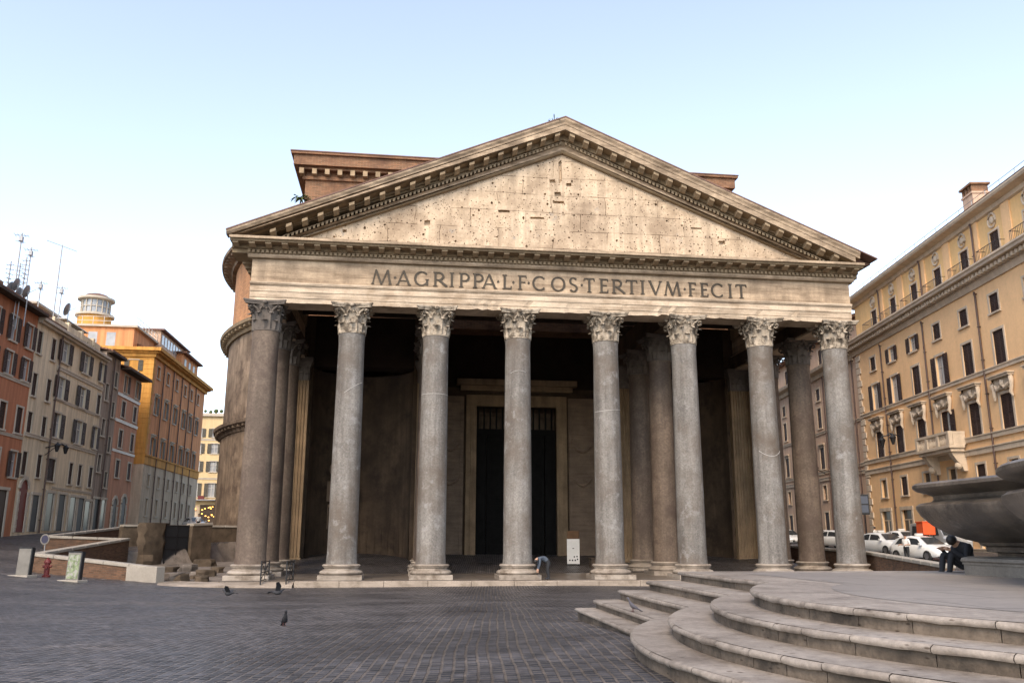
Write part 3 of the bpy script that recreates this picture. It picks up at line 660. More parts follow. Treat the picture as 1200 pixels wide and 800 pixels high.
for sx in (-1, 1):
    for x0, x1 in ((6.1, 7.9), (14.8, 16.6)):
        a, c = sorted((sx*x0, sx*x1)); b.box(a, c, YB, YB+1.4, -.1, 17.2)
    b.lathe([(3.45,-.05),(3.45,13.6)], 28, (sx*11.35, YB+.3, 0), 0, math.pi, caps=False)
    a, c = sorted((sx*6.1, sx*6.6)); b.box(a, c, YB+1.41, YD, -.1, 17.2)
b.box(-6.6, -3.1, YD, YD+1, -.1, 13.2); b.box(3.1, 6.6, YD, YD+1, -.1, 13.2); b.box(-3.1, 3.1, YD, YD+1, 11.75, 13.2)
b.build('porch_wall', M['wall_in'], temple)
b = MB(); b.box(-6.6, 6.6, YD+.005, YD+1, 13.2, 19); b.build('upper_wall', M['upper_shade'], temple)
for sx in (-1, 1): a, c = sorted((sx*7.9, sx*14.8)); b = MB(); b.box(a, c, YB+.01, YB+1.4, 13.6, 17.2); b.build('upper_wall', M['upper_shade'], temple)
b = MB()
for sx in (-1, 1):
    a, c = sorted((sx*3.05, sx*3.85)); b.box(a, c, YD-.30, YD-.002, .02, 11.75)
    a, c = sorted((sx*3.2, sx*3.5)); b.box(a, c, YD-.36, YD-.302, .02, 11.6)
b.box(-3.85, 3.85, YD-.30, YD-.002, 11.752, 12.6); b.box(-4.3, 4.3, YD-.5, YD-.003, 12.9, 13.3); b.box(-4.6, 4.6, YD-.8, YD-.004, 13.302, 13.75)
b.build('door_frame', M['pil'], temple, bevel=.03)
for sx in (-1, 1):
    a, c = sorted((sx*.02, sx*2.2)); b = MB(); b.box(a, c, YD+.5, YD+.65, .03, 9.6)
    for z0, z1 in ((.4,1.6),(2.0,4.4),(4.8,7.2),(7.6,9.3)): b.box(a+.3, c-.3, YD+.44, YD+.499, z0, z1)
    b.build('door_leaf', M['bronze'], temple, bevel=.02)
b = MB()
for sx in (-1, 1):
    a, c = sorted((sx*2.25, sx*3.05)); b.box(a, c, YD+.35, YD+.7, .03, 9.6)
b.box(-3.05, 3.05, YD+.3, YD+.7, 9.602, 10.1)
for i in range(13): b.box(-2.95+i*.475, -2.95+i*.475+.12, YD+.5, YD+.6, 10.1, 11.74)
b.build('door_surround', M['bronze'], temple)
for sx in (-1, 1):      # carved marble panels beside the door
    a, c = sorted((sx*4.0, sx*6.05)); p = link('marble_panels', None, temple)
    b = MB(); b.box(a, c, YD-.12, YD-.003, .02, 12.5); b.build('slab', M['panel_marble'], p)
    b = MB()
    for z0, z1 in ((.5,3.0),(3.7,5.3),(5.6,6.7),(7.0,9.6),(10,12)):
        b.box(a+.12, c-.12, YD-.2, YD-.122, z0-.12, z0); b.box(a+.12, c-.12, YD-.2, YD-.122, z1, z1+.12); b.box(a+.12, a+.26, YD-.2, YD-.123, z0, z1); b.box(c-.26, c-.12, YD-.2, YD-.123, z0, z1)
    for z in (6.1, 8.6):
        pts = [(a+.35+(c-a-.7)*t/8, YD-.2, z+.25-.42*math.sin(math.pi*t/8)) for t in range(9)]
        b.tube(pts, [.07,.1,.13,.15,.16,.15,.13,.1,.07], 8)
    b.build('garland_relief', M['panel_marble'], p)
    q = link('marble_panels', None, temple)
    b = MB()                           # dado of the niche
    for i in range(20):
        a0 = math.pi*(i+.04)/20; a1 = math.pi*(i+.96)/20; r_ = 3.4
        b.add([(sx*11.35+r_*math.cos(t), YB+.3+r_*math.sin(t), z) for t, z in ((a0,.02),(a1,.02),(a1,2.6),(a0,2.6))], [(0,1,2,3)])
    b.build('niche_dado', M['wall_in'], q)
# small green door, lintel and round plaque in the left niche
nd = link('niche_door', None, temple)
dx = -12.9; b = MB(); b.box(dx-.65, dx+.65, YB+3.0, YB+3.08, .02, 3.9); nd2 = b.build('door', plain('dark_green_door', (.016,.028,.022), .5), nd)
b = MB(); b.prism([(dx-.85,.02),(dx-.66,.02),(dx-.66,4.1),(dx+.66,4.1),(dx+.66,.02),(dx+.85,.02),(dx+.85,4.3),(dx-.85,4.3)], YB+2.88, YB+3.1, 'y'); b.build('door_frame', M['panel_marble'], nd)
b = MB(); b.box(dx-.95, dx+.95, YB+2.8, YB+3.1, 4.5, 5.9); b.build('lintel_panel', M['panel_marble'], nd, bevel=.02)
b = MB(); b.prism([(dx-.1+.62*math.cos(t*.2617), 6.75+.62*math.sin(t*.2617)) for t in range(24)], YB+2.85, YB+3.0, 'y'); pq = b.build('round_plaque', M['panel_marble'], nd)
b = MB(); b.prism([(dx-.1+.42*math.cos(t*.2617), 6.75+.42*math.sin(t*.2617)) for t in range(24)], YB+2.8, YB+2.848, 'y'); b.build('disc', M['bronze'], pq)
# beams over the rows of inner columns, tie beams and the timber ceiling
for x in (CX[0], CX[2], CX[5], CX[7]):
    b = MB()
    if abs(x) < 10: b.box(x-.6, x+.6, .7, YB, 14.12, 15.6)
    else: b.box(x-.62, x+.62, .7, YB, 14.13, 15.0)
    b.build('stone_beam', M['wall_in'], temple)
for y in (2.3, 4.6, 6.9, 9.2, 11.5):
    b = MB(); b.box(-15.4, 15.4, y-.2, y+.2, 16.6, 17.1)
    for sx in (-1, 1): b.loft([[(sx*15.4, y-.2, 17.11), (sx*15.4, y+.2, 17.11), (sx*15.4, y+.2, 17.4), (sx*15.4, y-.2, 17.4)], [(sx*.3, y-.2, 23.4), (sx*.3, y+.2, 23.4), (sx*.3, y+.2, 23.8), (sx*.3, y-.2, 23.8)]])
    b.build('roof_truss', M['timber'], temple)
b = MB()
for sx in (-1, 1): b.loft([[(sx*.0, y, 24.3), (sx*15.6, y, 17.7), (sx*15.6, y, 17.8), (0, y, 24.4)] for y in (.65, 15.15)])
b.build('roof_boards', M['timber'], temple)
# wild plants on the masonry
def tuft(name, label, p, r, n=70, par=None, seed=0, droop=0):
    rnd = random.Random(seed); b = MB()
    for i in range(n):
        a = rnd.random()*6.283; e = rnd.uniform(.1, 1.3); L_ = r*rnd.uniform(.5, 1.1)
        d = Vector((math.cos(a)*math.cos(e), math.sin(a)*math.cos(e), math.sin(e)-droop)); q = Vector((-math.sin(a), math.cos(a), .3))*.035*r*2
        o = Vector((rnd.gauss(0, r*.25), rnd.gauss(0, r*.25), 0)); m_ = o+d*L_*.6; e_ = o+d*L_+Vector((0,0,-.25*L_))
        b.add([o-q*.5, o+q*.5, m_+q, m_-q, e_], [(0,1,2,3),(3,2,4)])
    o = b.build(name, M['leaf']); o.location = p; tag(o, label, 'plant'); return o
tuft('wild_plant', 'green weed hanging from the left corner of the brick attic block', (-16.6, 16.85, 27.0), .9, 60, seed=3, droop=.7)
tuft('wild_plant', 'small dry tuft growing on the peak of the pediment', (-.6, -1.5, T(.6)+.05), .45, 40, seed=4)
tuft('wild_plant', 'thin weed sprouting from the left slope of the temple roof', (-13.6, 2.0, T(13.6)+.05), .55, 16, seed=5)
# ------------------------------------------------------------------ street houses: local x runs along the facade, local -y faces the street
def facade(bld, u0, u1, z0, z1, m, holes, depth=8, rec=.22, name='wall', y0=0.0, back=True):
    us = sorted({u0, u1} | {h[0]-h[2]/2 for h in holes} | {h[0]+h[2]/2 for h in holes}); zs = sorted({z0, z1} | {h[1]-h[3]/2 for h in holes} | {h[1]+h[3]/2 for h in holes})
    us = [u for u in us if u0 <= u <= u1]; zs = [z for z in zs if z0 <= z <= z1]
    b = MB()
    for i in range(len(us)-1):
        for j in range(len(zs)-1):
            cu, cz = (us[i]+us[i+1])/2, (zs[j]+zs[j+1])/2
            if any(abs(cu-h[0]) < h[2]/2 and abs(cz-h[1]) < h[3]/2 for h in holes): continue
            b.add([(us[i],y0,zs[j]),(us[i+1],y0,zs[j]),(us[i+1],y0,zs[j+1]),(us[i],y0,zs[j+1])], [(0,1,2,3)])
    for u, z, w_, h_ in [h[:4] for h in holes]:
        a, c, d, e = u-w_/2, u+w_/2, z-h_/2, z+h_/2; y = y0+rec
        b.add([(a,y0,d),(c,y0,d),(c,y0,e),(a,y0,e),(a,y,d),(c,y,d),(c,y,e),(a,y,e)], [(0,4,5,1),(1,5,6,2),(2,6,7,3),(3,7,4,0)])
    b.add([(u0,y0,z0),(u1,y0,z0),(u1,y0+depth,z0),(u0,y0+depth,z0),(u0,y0,z1),(u1,y0,z1),(u1,y0+depth,z1),(u0,y0+depth,z1)], [(1,2,6,5),(2,3,7,6),(3,0,4,7),(4,5,6,7)])
    return b.build(name, m, bld)
WC = {}
def wmesh(key, fn):
    if key not in WC: WC[key] = fn()
    return WC[key]
def window(bld, u, z, w_, h_, style='open', surround=.14, sm='frame', shm='shutter', y0=0.0, hood=0, name='window'):
    """a window: surround (its own mesh) with pane, sash and shutters under it"""
    k = (round(w_,2), round(h_,2), style, surround, sm, shm, hood)
    def fr():
        b = MB(); s = surround; a, c, d, e = -w_/2, w_/2, -h_/2, h_/2
        b.box(a-s, a-.003, -.05, .06, d, e); b.box(c+.003, c+s, -.05, .06, d, e); b.box(a-s, c+s, -.052, .06, e+.002, e+s); b.box(a-s-.06, c+s+.06, -.13, .06, d-.13, d-.002)
        if hood: b.box(a-s-.1, c+s+.1, -.24, .06, e+s+.12, e+s+.24); b.box(a-s-.02, c+s+.02, -.12, .06, e+s+.003, e+s+.118)
        return b.mesh('window_frame', M[sm])
    o = link(name, wmesh(('f',)+k, fr), bld, (u, y0, z))
    def pane(): return MB().box(-w_/2+.002, w_/2-.002, .17, .2, -h_/2+.002, h_/2-.002).mesh('pane', M['pane_dark' if style == 'dark' else 'pane'])
    if style not in ('closed',): link('pane', wmesh(('p',)+k, pane), o)
    if style in ('open', 'half'):
        def sash():
            b = MB()
            for x0, x1 in ((-w_/2+.01, -w_/2+.07), (-.04, .04), (w_/2-.07, w_/2-.01)): b.box(x0, x1, .13, .168, -h_/2+.01, h_/2-.01)
            for z0 in (-h_/2+.01, h_/2-.08, .12*h_): b.box(-w_/2+.07, -.04, .132, .166, z0, z0+.06); b.box(.04, w_/2-.07, .132, .166, z0, z0+.06)
            return b.mesh('sash', M['sash'])
        link('sash', wmesh(('s',)+k, sash), o)
    sw = w_/2
    def shut(sx, where):
        def f():
            if where == 'in': a, c, y = (-sw+.01, -.008, .03) if sx < 0 else (.008, sw-.01, .03)
            else: a, c, y = (-w_/2-sw-.02, -w_/2-.01, -.115) if sx < 0 else (w_/2+.01, w_/2+sw+.02, -.115)
            b = MB(); b.box(a, a+.06, y, y+.045, -h_/2+.01, h_/2-.01); b.box(c-.06, c, y, y+.045, -h_/2+.01, h_/2-.01); n = max(4, int(h_/.11)); st = (h_-.03)/n
            for i in range(n): zz = -h_/2+.015+st*i; b.add([(a+.06,y+.0,zz),(c-.06,y+.0,zz),(c-.06,y+.04,zz+st*1.05),(a+.06,y+.04,zz+st*1.05)], [(0,1,2,3)])
            for z_ in (-h_/2+.01, -.03, h_/2-.08): b.box(a+.06, c-.06, y-.002, y+.044, z_, z_+.07)
            return b.mesh('shutter', M[shm])
        return wmesh(('h', sx, where)+k, f)
    if style == 'closed':
        for sx in (-1, 1): link('shutter', shut(sx, 'in'), o)
    if style == 'open':
        for sx in (-1, 1): link('shutter', shut(sx, 'out'), o)
    if style == 'half':
        link('shutter', shut(-1, 'in'), o); link('shutter', shut(1, 'out'), o)
    return o
def band(bld, u0, u1, z, h_, p, m, name='string_course', y0=0.0):
    b = MB(); b.box(u0, u1, y0-p, y0+.05, z-h_/2, z+h_/2); b.box(u0, u1, y0-p*1.5, y0+.05, z+h_/2+.002, z+h_/2+.08); return b.build(name, m, bld)
def pipe(bld, u, z0, z1, y=-.12):
    b = MB(); b.tube([(u, y, z0), (u, y, z1-.4), (u, y-.05, z1)], .07, 8)
    for z in np.arange(z0+1, z1, 2.4): b.box(u-.1, u+.1, y-.08, 0, z, z+.05)
    return b.build('drainpipe', M['pipe'], bld)
M['pipe'] = plain('brown_pipe', (.075,.04,.03), .5)
def door(bld, u, z0, w_, h_, m, arch=False, y0=0.0):
    o = link('door', None, bld, (u, y0, z0))
    b = MB()
    if arch: b.prism([(-w_/2, 0), (w_/2, 0)] + [(w_/2*math.cos(t*math.pi/10), h_-w_/2+w_/2*math.sin(t*math.pi/10)) for t in range(11)], -.03, .1, 'y')
    else: b.box(-w_/2, w_/2, -.03, .1, 0, h_)
    b.build('leaf', m, o)
    b = MB(); t_ = .24
    if arch:
        for sx in (-1, 1):
            for i in range(int((h_-w_/2)/.3)): e = .05*(i % 2); x0, x1 = sorted((sx*(w_/2+.005), sx*(w_/2+t_+e))); b.box(x0, x1, -.1-e*.4, .05, i*.3, i*.3+.285)
        for i in range(9):
            a0, a1 = math.pi*i/9, math.pi*(i+.95)/9; r0, r1 = w_/2+.005, w_/2+t_+.05*(i % 2)
            b.prism([(r0*math.cos(a0), h_-w_/2+r0*math.sin(a0)), (r1*math.cos(a0), h_-w_/2+r1*math.sin(a0)), (r1*math.cos(a1), h_-w_/2+r1*math.sin(a1)), (r0*math.cos(a1), h_-w_/2+r0*math.sin(a1))], -.12, .05, 'y')
    else:
        b.box(-w_/2-t_, -w_/2-.004, -.09, .05, 0, h_); b.box(w_/2+.004, w_/2+t_, -.09, .05, 0, h_); b.box(-w_/2-t_-.06, w_/2+t_+.06, -.14, .05, h_+.002, h_+.22)
    b.build('door_frame', M['frame'], o)
    return o
def eave(bld, u0, u1, z, p, m, name='eaves', depth=8, rise=2.2, y0=0.0):
    b = MB(); b.loft([[(u, y0-p, z), (u, y0-p, z+.14), (u, y0+depth/2, z+.14+rise), (u, y0+depth, z+.14), (u, y0+depth, z)] for u in (u0, u1)])
    return b.build(name, m, bld)
GREYDOOR = plain('weathered_door', (.045,.045,.047), .6); WOODDOOR = plain('dark_wood_door', (.05,.03,.022), .6); REDDOOR = plain('red_door', (.15,.025,.018), .6); GLASSDOOR = M['pane_dark']
XL = -37
def left_house(name, label, cat='house'): return thing(name, label, cat, (XL, 0, 0), math.pi/2)
G1g = 'houses along the left side of the square'

# house 1: rust red, at the left edge of the photo
h = left_house('town_house', 'rust red house with brown shutters at the left edge, satellite dishes on its roof')
U0, U1 = 3.0, 23.5
us = [22.38, 19.6, 16.8, 14.0, 11.2, 8.4, 5.6]
holes = [(u, z, 1.0, hh) for u in us for z, hh in ((16.85,1.8),(14.3,1.65),(10.48,1.9),(7.22,1.85))]
facade(h, U0, U1, -1, 18.72, M['s1'], holes)
for u in us:
    for z, hh, st in ((16.85,1.8,'open'),(14.3,1.65,'open'),(10.48,1.9,'closed'),(7.22,1.85,'open' if u > 22 else 'closed')): window(h, u, z, 1.0, hh, st)
band(h, U0, U1, 13.2, .16, .06, M['frame']); band(h, U0, U1, 9.2, .14, .05, M['frame']); door(h, 21.3, 2.0, 1.3, 3.3, WOODDOOR); door(h, 16.5, 1.9, 1.5, 3.2, GREYDOOR); door(h, 11.5, 1.8, 1.5, 3.2, WOODDOOR)
eave(h, U0, U1+.1, 18.72, .75, M['timber'], rise=.9); eave(h, U0, U1+.1, 18.88, .7, M['tile'], 'roof', rise=.9)
b = MB(); b.box(18.0, 19.0, 1.0, 1.8, 18.9, 20.0); b.box(17.9, 19.1, .9, 1.9, 20.0, 20.2); b.build('chimney', M['brick'], h)

# house 2: cream, five storeys, the near part plainer than the far part
h = left_house('town_house', 'cream house with a roof terrace between the rust red and narrow grey houses')
U0, U1 = 23.55, 39.3
holes = [(u, z, .85, 1.75) for u in (24.25, 26.98) for z in (16.85,13.5,10.48,7.45)]
rows = ((17.15,1.75),(14.1,1.8),(11.0,2.0),(7.35,1.8)); wd = {29.45: 1.5, 34.4: 1.5, 38.6: .95}
low = [(33.7, 7.35, .85, 1.8), (35.85, 7.35, .85, 1.8)]
for u, w_ in wd.items():
    for z, hh in rows:
        if not (u == 34.4 and z < 8): holes.append((u, z, w_, hh))
holes += low
facade(h, U0, U1, -1, 18.5, M['s2'], holes)
for u in (24.25, 26.98):
    for z in (16.85,13.5,10.48,7.45): window(h, u, z, .85, 1.75, 'closed', .06)
for u, w_ in wd.items():
    for k, (z, hh) in enumerate(rows):
        if u == 34.4 and z < 8: continue
        window(h, u, z, w_, hh, ('closed' if (u > 38 and k in (1, 3)) or (k == 3) else 'half' if k == 2 and u < 30 else 'open'), .16, 'shadow_stone' if False else 'frame', y0=0)
for q in low: window(h, *q, 'closed', .1)
band(h, 28.2, U1, 15.6, .22, .08, M['frame']); band(h, 28.2, U1, 13.05, .16, .06, M['frame']); band(h, 23.6, U1, 9.6, .2, .08, M['frame']); band(h, 30, U1, 5.9, .12, .05, M['frame'])
pipe(h, 28.3, 2.3, 18.4); door(h, 24.75, 2.35, 1.35, 3.9, REDDOOR, True); door(h, 27.1, 2.4, 1.2, 2.8, GREYDOOR)
for u, hh, m_ in ((29.9,3.0,GLASSDOOR),(32.4,3.0,GREYDOOR),(34.9,2.9,GLASSDOOR),(36.9,2.9,GREYDOOR),(38.6,2.7,GLASSDOOR)): door(h, u, 2.5, 1.35, hh, m_)
b = MB(); b.box(U0, U1+.2, -.5, .4, 18.5, 18.72); b.box(U0, U1+.2, -.3, .4, 18.3, 18.498); b.build('cornice', M['frame'], h)
b = MB()
for u0, u1 in ((28.0,30.9),(31.3,34.0),(34.4,37.0),(37.4,39.2)): b.box(u0, u1, .6, .8, 18.722, 19.9)
for u in (31.1, 34.2, 37.2): b.box(u-.22, u+.22, .5, .9, 18.722, 20.1)
b.build('terrace_parapet', M['s2'], h)
b = MB(); b.box(29, 38, 3.0, 8, 18.722, 21.2); b.build('penthouse', M['s4'], h); b = MB(); b.box(28.8, 38.2, 2.5, 8.2, 21.2, 21.4); b.build('penthouse_roof', M['frame'], h)
b = MB(); b.box(32.0, 37.8, 1.3, 3.0, 20.7, 20.78); b.build('awning', M['board'], h)
eave(h, U0, 28.0, 18.722, .5, M['tile'], 'roof', 8, 1.0)
for i in range(7): tuft('terrace_plant', ['bushy green plant on the cream house terrace, nearest the rust red house','leafy terrace plant second from the rust red house','leafy terrace plant third from the rust red house','leafy terrace plant in the middle of the row','leafy terrace plant third from the grey house','leafy terrace plant second from the grey house','leafy terrace plant nearest the narrow grey house'][i], (XL-1.25, 34.0+i*.85, 19.0), .95, 120, seed=20+i)['group'] = 'plants on the roof terrace'

# house 3: narrow grey
h = left_house('town_house', 'narrow weathered grey house squeezed between the cream and salmon houses')
U0, U1 = 39.35, 43.7
q = [(40.5, z, .9, 1.6) for z in (15.6,12.2,8.8)] + [(42.7, z, .8, 1.5) for z in (17.2,14.2,10.8,7.4)]
facade(h, U0, U1, -1, 19.3, M['s3'], q)
for a in q: window(h, *a, 'dark' if a[0] < 41 else 'closed', .08, 'frame', 'shutter_grey')
pipe(h, 41.6, 2.4, 19.4); door(h, 41.0, 2.5, 1.3, 3.0, GREYDOOR); door(h, 42.8, 2.5, 1.1, 3.0, GLASSDOOR)
eave(h, U0, U1, 19.3, .6, M['timber'], rise=.9); eave(h, U0, U1, 19.46, .55, M['tile'], 'roof', rise=.9)
# house 4: salmon
h = left_house('town_house', 'salmon coloured house with white string courses beside the tall orange palazzo')
U0, U1 = 43.75, 51.0
q = [(u, z, 1.05 if u > 48 else 1.15, hh) for u in (45.9, 49.75) for z, hh in ((17.3,1.75),(14.7,1.6),(11.7,1.75),(8.7,1.7))]
facade(h, U0, U1, -1, 18.5, M['s4'], q)
for a in q: window(h, *a, 'closed' if a[1] < 16 else 'half', .16)
band(h, U0, U1, 16.0, .2, .08, M['board']); band(h, U0, U1, 13.4, .2, .08, M['board']); band(h, U0, U1, 10.4, .16, .06, M['board'])
door(h, 49.0, 2.6, 1.4, 3.5, GREYDOOR, True); door(h, 46.2, 2.6, 1.3, 3.2, WOODDOOR, True)
eave(h, U0, U1+.5, 18.5, 1.0, M['timber'], depth=7, rise=1.0); eave(h, U0, U1+.5, 18.66, .95, M['tile'], 'roof', 7, 1.0)

# the tall orange palazzo
h = left_house('palazzo', 'tall orange palazzo with buff ground floors, ochre corner and a round glazed roof lantern', 'building')
U0, U1 = 54.6, 80.8; cu = [57.05, 61.2, 65.4, 69.7, 73.2, 76.95]
up = [(u, z, w_, hh) for u in cu for z, w_, hh in ((20.6,1.05,1.35),(16.75,1.15,2.0),(12.05,1.15,2.1))]
facade(h, U0, U1, 9.9, 22.4, M['s5'], up, 12)
lo_ = [(u, z, w_, hh) for u in cu for z, w_, hh in ((8.25,.85,1.3),(5.3,.8,1.9))]
facade(h, U0, U1, -1, 9.9, M['s5c'], lo_, 12, name='ground_storey')
for a in up: window(h, *a, 'half' if a[1] < 20 else 'dark', .12, 'frame', 'shutter_grey', hood=1 if a[1] < 20 else 0)
for a in lo_: window(h, *a, 'dark', .14, 'frame')
b = MB(); b.box(U0-.06, U1, -.10, .05, 9.95, 10.85); b.box(U0-.1, U1, -.2, .05, 10.852, 11.02); b.build('string_course', M['s5o'], h)
for u in (59.0, 63.4, 67.6, 71.5, 75.2): pipe(h, u, 3, 22.2)
b = MB()
for i in range(20): e = .5 if i % 2 else .85; b.box(U0-.05, U0+e, -.07, .03, 11.1+i*.56, 11.1+i*.56+.53); b.box(U0-.06, U0-.002, .03, e+.6, 11.1+i*.56, 11.1+i*.56+.53)
b.build('corner_quoins', M['s5o'], h)
b = MB()
for i in range(12): e = .5 if i % 2 else .85; b.box(U0-.05, U0+e, -.06, .03, 3+i*.57, 3+i*.57+.53)
b.build('corner_quoins', M['s5c'], h)
b = MB(); b.box(U0-.02, U0-.001, .02, 12, 9.9, 22.35); b.build('side_wall', M['s5o'], h)
b = MB(); b.box(U0-.5, U1+.5, -.55, 12.4, 22.4, 22.62); b.box(U0-.9, U1+.9, -.95, 12.8, 22.622, 23.0); b.box(U0-.25, U1+.25, -.3, 12.2, 22.0, 22.398)
for i in range(60): u = U0-.3+i*.45; b.box(u, u+.2, -.75, -.551, 22.42, 22.6)
b.build('cornice', M['s5o'], h)
eave(h, U0+2, U1, 23.002, .4, M['tile'], 'roof', 11, 1.6)
# side window towards the viewer (on the north wall) and roof storeys
o = window(h, 0, 21.0, 1.0, 1.25, 'open', .1, 'frame', 'shutter_grey'); o.location = (U0-.03, 2.1, 21.0); o.rotation_euler.z = -math.pi/2
b = MB(); b.box(U0+.6, U0+17, 2.6, 12, 23.0, 25.5); b.build('roof_storey', M['s5'], h)
b = MB(); b.box(U0+.3, U0+17.3, 2.2, 12.2, 25.5, 25.75); b.build('roof_terrace', M['frame'], h)
b = MB()
for x in (1.2, 3.2): b.box(U0+.58, U0+.6, 3.4+x, 4.4+x, 23.3, 24.9)
b.build('roof_window', M['pane'], h)
b = MB(); b.box(U0+9, U0+22, 2.0, 9, 25.0, 27.2); b.build('penthouse', M['s8'], h)
b = MB(); b.box(U0+8.6, U0+22.4, 1.5, 9.4, 27.2, 27.4); b.build('penthouse_roof', M['lead'], h)
b = MB()
for k in range(9): b.box(U0+9.6+k*1.35, U0+10.5+k*1.35, 1.96, 2.0, 25.6, 26.8)
b.build('penthouse_glazing', M['pane'], h)
b = MB(); b.box(U0+17, U1-.3, 1.2, 8, 23.2, 26.0); b.build('far_roof_storey', M['s5'], h)
b = MB(); b.box(U0+16.6, U1+.1, .6, 8.4, 26.0, 26.25); b.build('far_roof', M['tile'], h)
b = MB(); 
for k in range(3): b.box(U0+18.2+k*2.4, U0+19.2+k*2.4, 1.17, 1.2, 24.0, 25.5)
b.build('far_roof_windows', M['pane_dark'], h)
b = MB()
for z in (26.2, 26.7): b.tube([(U0+.5, 2.4, z), (U0+9, 2.4, z)], .03, 5); b.tube([(U0+.5, 2.4, z), (U0+.5, 11, z)], .03, 5)
for k in range(8): b.tube([(U0+.5+k*1.2, 2.4, 25.75), (U0+.5+k*1.2, 2.4, 26.7)], .03, 5); b.tube([(U0+.5, 2.4+k*1.2, 25.75), (U0+.5, 2.4+k*1.2, 26.7)], .03, 5)
b.build('terrace_railing', M['board'], h)
tc = at(111, 372, 113)   # round lantern
lx, ly, lz = tc.y, -(tc.x-XL), 25.75
tl = link('roof_lantern', None, h, (lx, ly, 0)); zt = tc.z
b = MB(); b.lathe([(2.5,23.1),(2.5,zt)], 32); b.build('drum', M['s5o'], tl, smooth=40)
b = MB(); b.lathe([(2.9,zt),(2.9,zt+.25),(2.15,zt+.3),(2.15,zt+.3)], 32); b.lathe([(2.2,zt+1.95),(2.75,zt+2.05),(2.75,zt+2.3),(2.0,zt+2.45)], 32)
for k in range(16): a = 2*math.pi*k/16; b.box(2.15*math.cos(a)-.07, 2.15*math.cos(a)+.07, 2.15*math.sin(a)-.07, 2.15*math.sin(a)+.07, zt+.3, zt+2.0)
b.lathe([(2.12,zt+1.1),(2.2,zt+1.1),(2.2,zt+1.18),(2.12,zt+1.18)], 32, caps=False)
b.build('frame', M['frame'], tl, smooth=40)
b = MB(); b.lathe([(2.06,zt+.3),(2.06,zt+2.0)], 32, caps=False); b.build('pane', M['pane'], tl, smooth=40)
b = MB(); b.lathe([(2.1,zt+2.44),(1.6,zt+2.75),(.8,zt+2.95),(.02,zt+3.0)], 32); b.build('roof', M['lead'], tl, smooth=40)

tl.scale = (.76, .76, 1); zt_ = tl
# yellow house closing the street
h = thing('town_house', 'pale yellow house closing the far end of the street, bar with warm lights below', 'house', (0, 109, 0), 0)
q = [(u, z, 1.15, hh) for u in (-43.8, -41.0, -38.2, -35.4) for z, hh in ((19.7,1.5),(17.0,1.7),(13.9,1.8),(9.9,2.3))]
facade(h, -48, -30, 0, 22.6, M['s6'], q, 9)
for a in q: window(h, *a, 'open', .12, 'frame', 'shutter_grey')
b = MB(); b.box(-48, -30, -.5, .2, 22.6, 23.1); b.build('cornice', M['frame'], h); band(h, -48, -30, 18.5, .2, .08, M['frame']); band(h, -48, -30, 11.8, .2, .08, M['frame'])
b = MB()
for u in np.arange(-44, -31, .9): b.ball((u, .4, 23.4+.3*random.random()), .28+.2*random.random(), 6)
b.build('roof_plants', M['leaf'], h)
b = MB(); b.box(-44.5, -32, -1.0, .05, 8.1, 8.3); b.build('balcony', M['metal'], h)
b = MB(); b.box(-42.9, -41.9, -.9, -.5, 8.31, 8.9); b.build('flower_box', M['red'], h)
b = MB(); b.box(-42.6, -33, -.06, .03, 4.0, 7.4); b.build('bar_front', M['timber'], h)
b = MB()
for k in range(26): u, z = -42.3+random.random()*4.5, 4.6+random.random()*2.5; b.box(u, u+.22, -.1, -.061, z, z+.16)
b.build('bar_lights', M['glow'], h)
b = MB(); b.box(-47, -42.7, -.05, .03, 4.0, 7.2); b.build('shopfront', M['s5c'], h)
b = MB(); b.ball((-43.3, -.35, 6.7), .16, 8); b.build('lamp', M['glow'], h)

# dishes, aerials
def dish(p, r, label, tilt=0):
    o = thing('satellite_dish', label, 'dish', p, R(60+tilt), group='satellite dishes on the left roofs')
    b = MB(); b.lathe([(.02,0),(r*.5,.05*r),(r*.85,.17*r),(r,.26*r),(r*.98,.28*r),(r*.5,.1*r),(.02,.04*r)], 20, caps=False)
    d = b.build('reflector', M['metal'], o, smooth=60); d.rotation_euler = (R(-72), 0, R(30)); d.location = (0, 0, 1.1)
    b = MB(); b.tube([(0,0,-1.5),(0,0,1.1)], .04, 6); b.tube([(0,0,1.0),(.5*r,-.9*r,1.3)], .02, 5); b.build('mast', M['metal'], o)
for (px, py, r, lab) in ((21,334,.5,'satellite dish standing highest, above the rust red roof'),(33,342,.5,'grey satellite dish facing the square, lowest over the rust red roof eave'),(14,339,.55,'pale dish half hidden by the rust red roof, nearest the chimney'),(23.5,345,.5,'dish half sunk behind the rust red roof between two others'),(80.5,363,.6,'lone satellite dish on the cream house terrace')):
    d_ = {80.5: 83}.get(px, 70); p = at(px, py, d_); dish((p.x, p.y, p.z-1.1), r, lab)
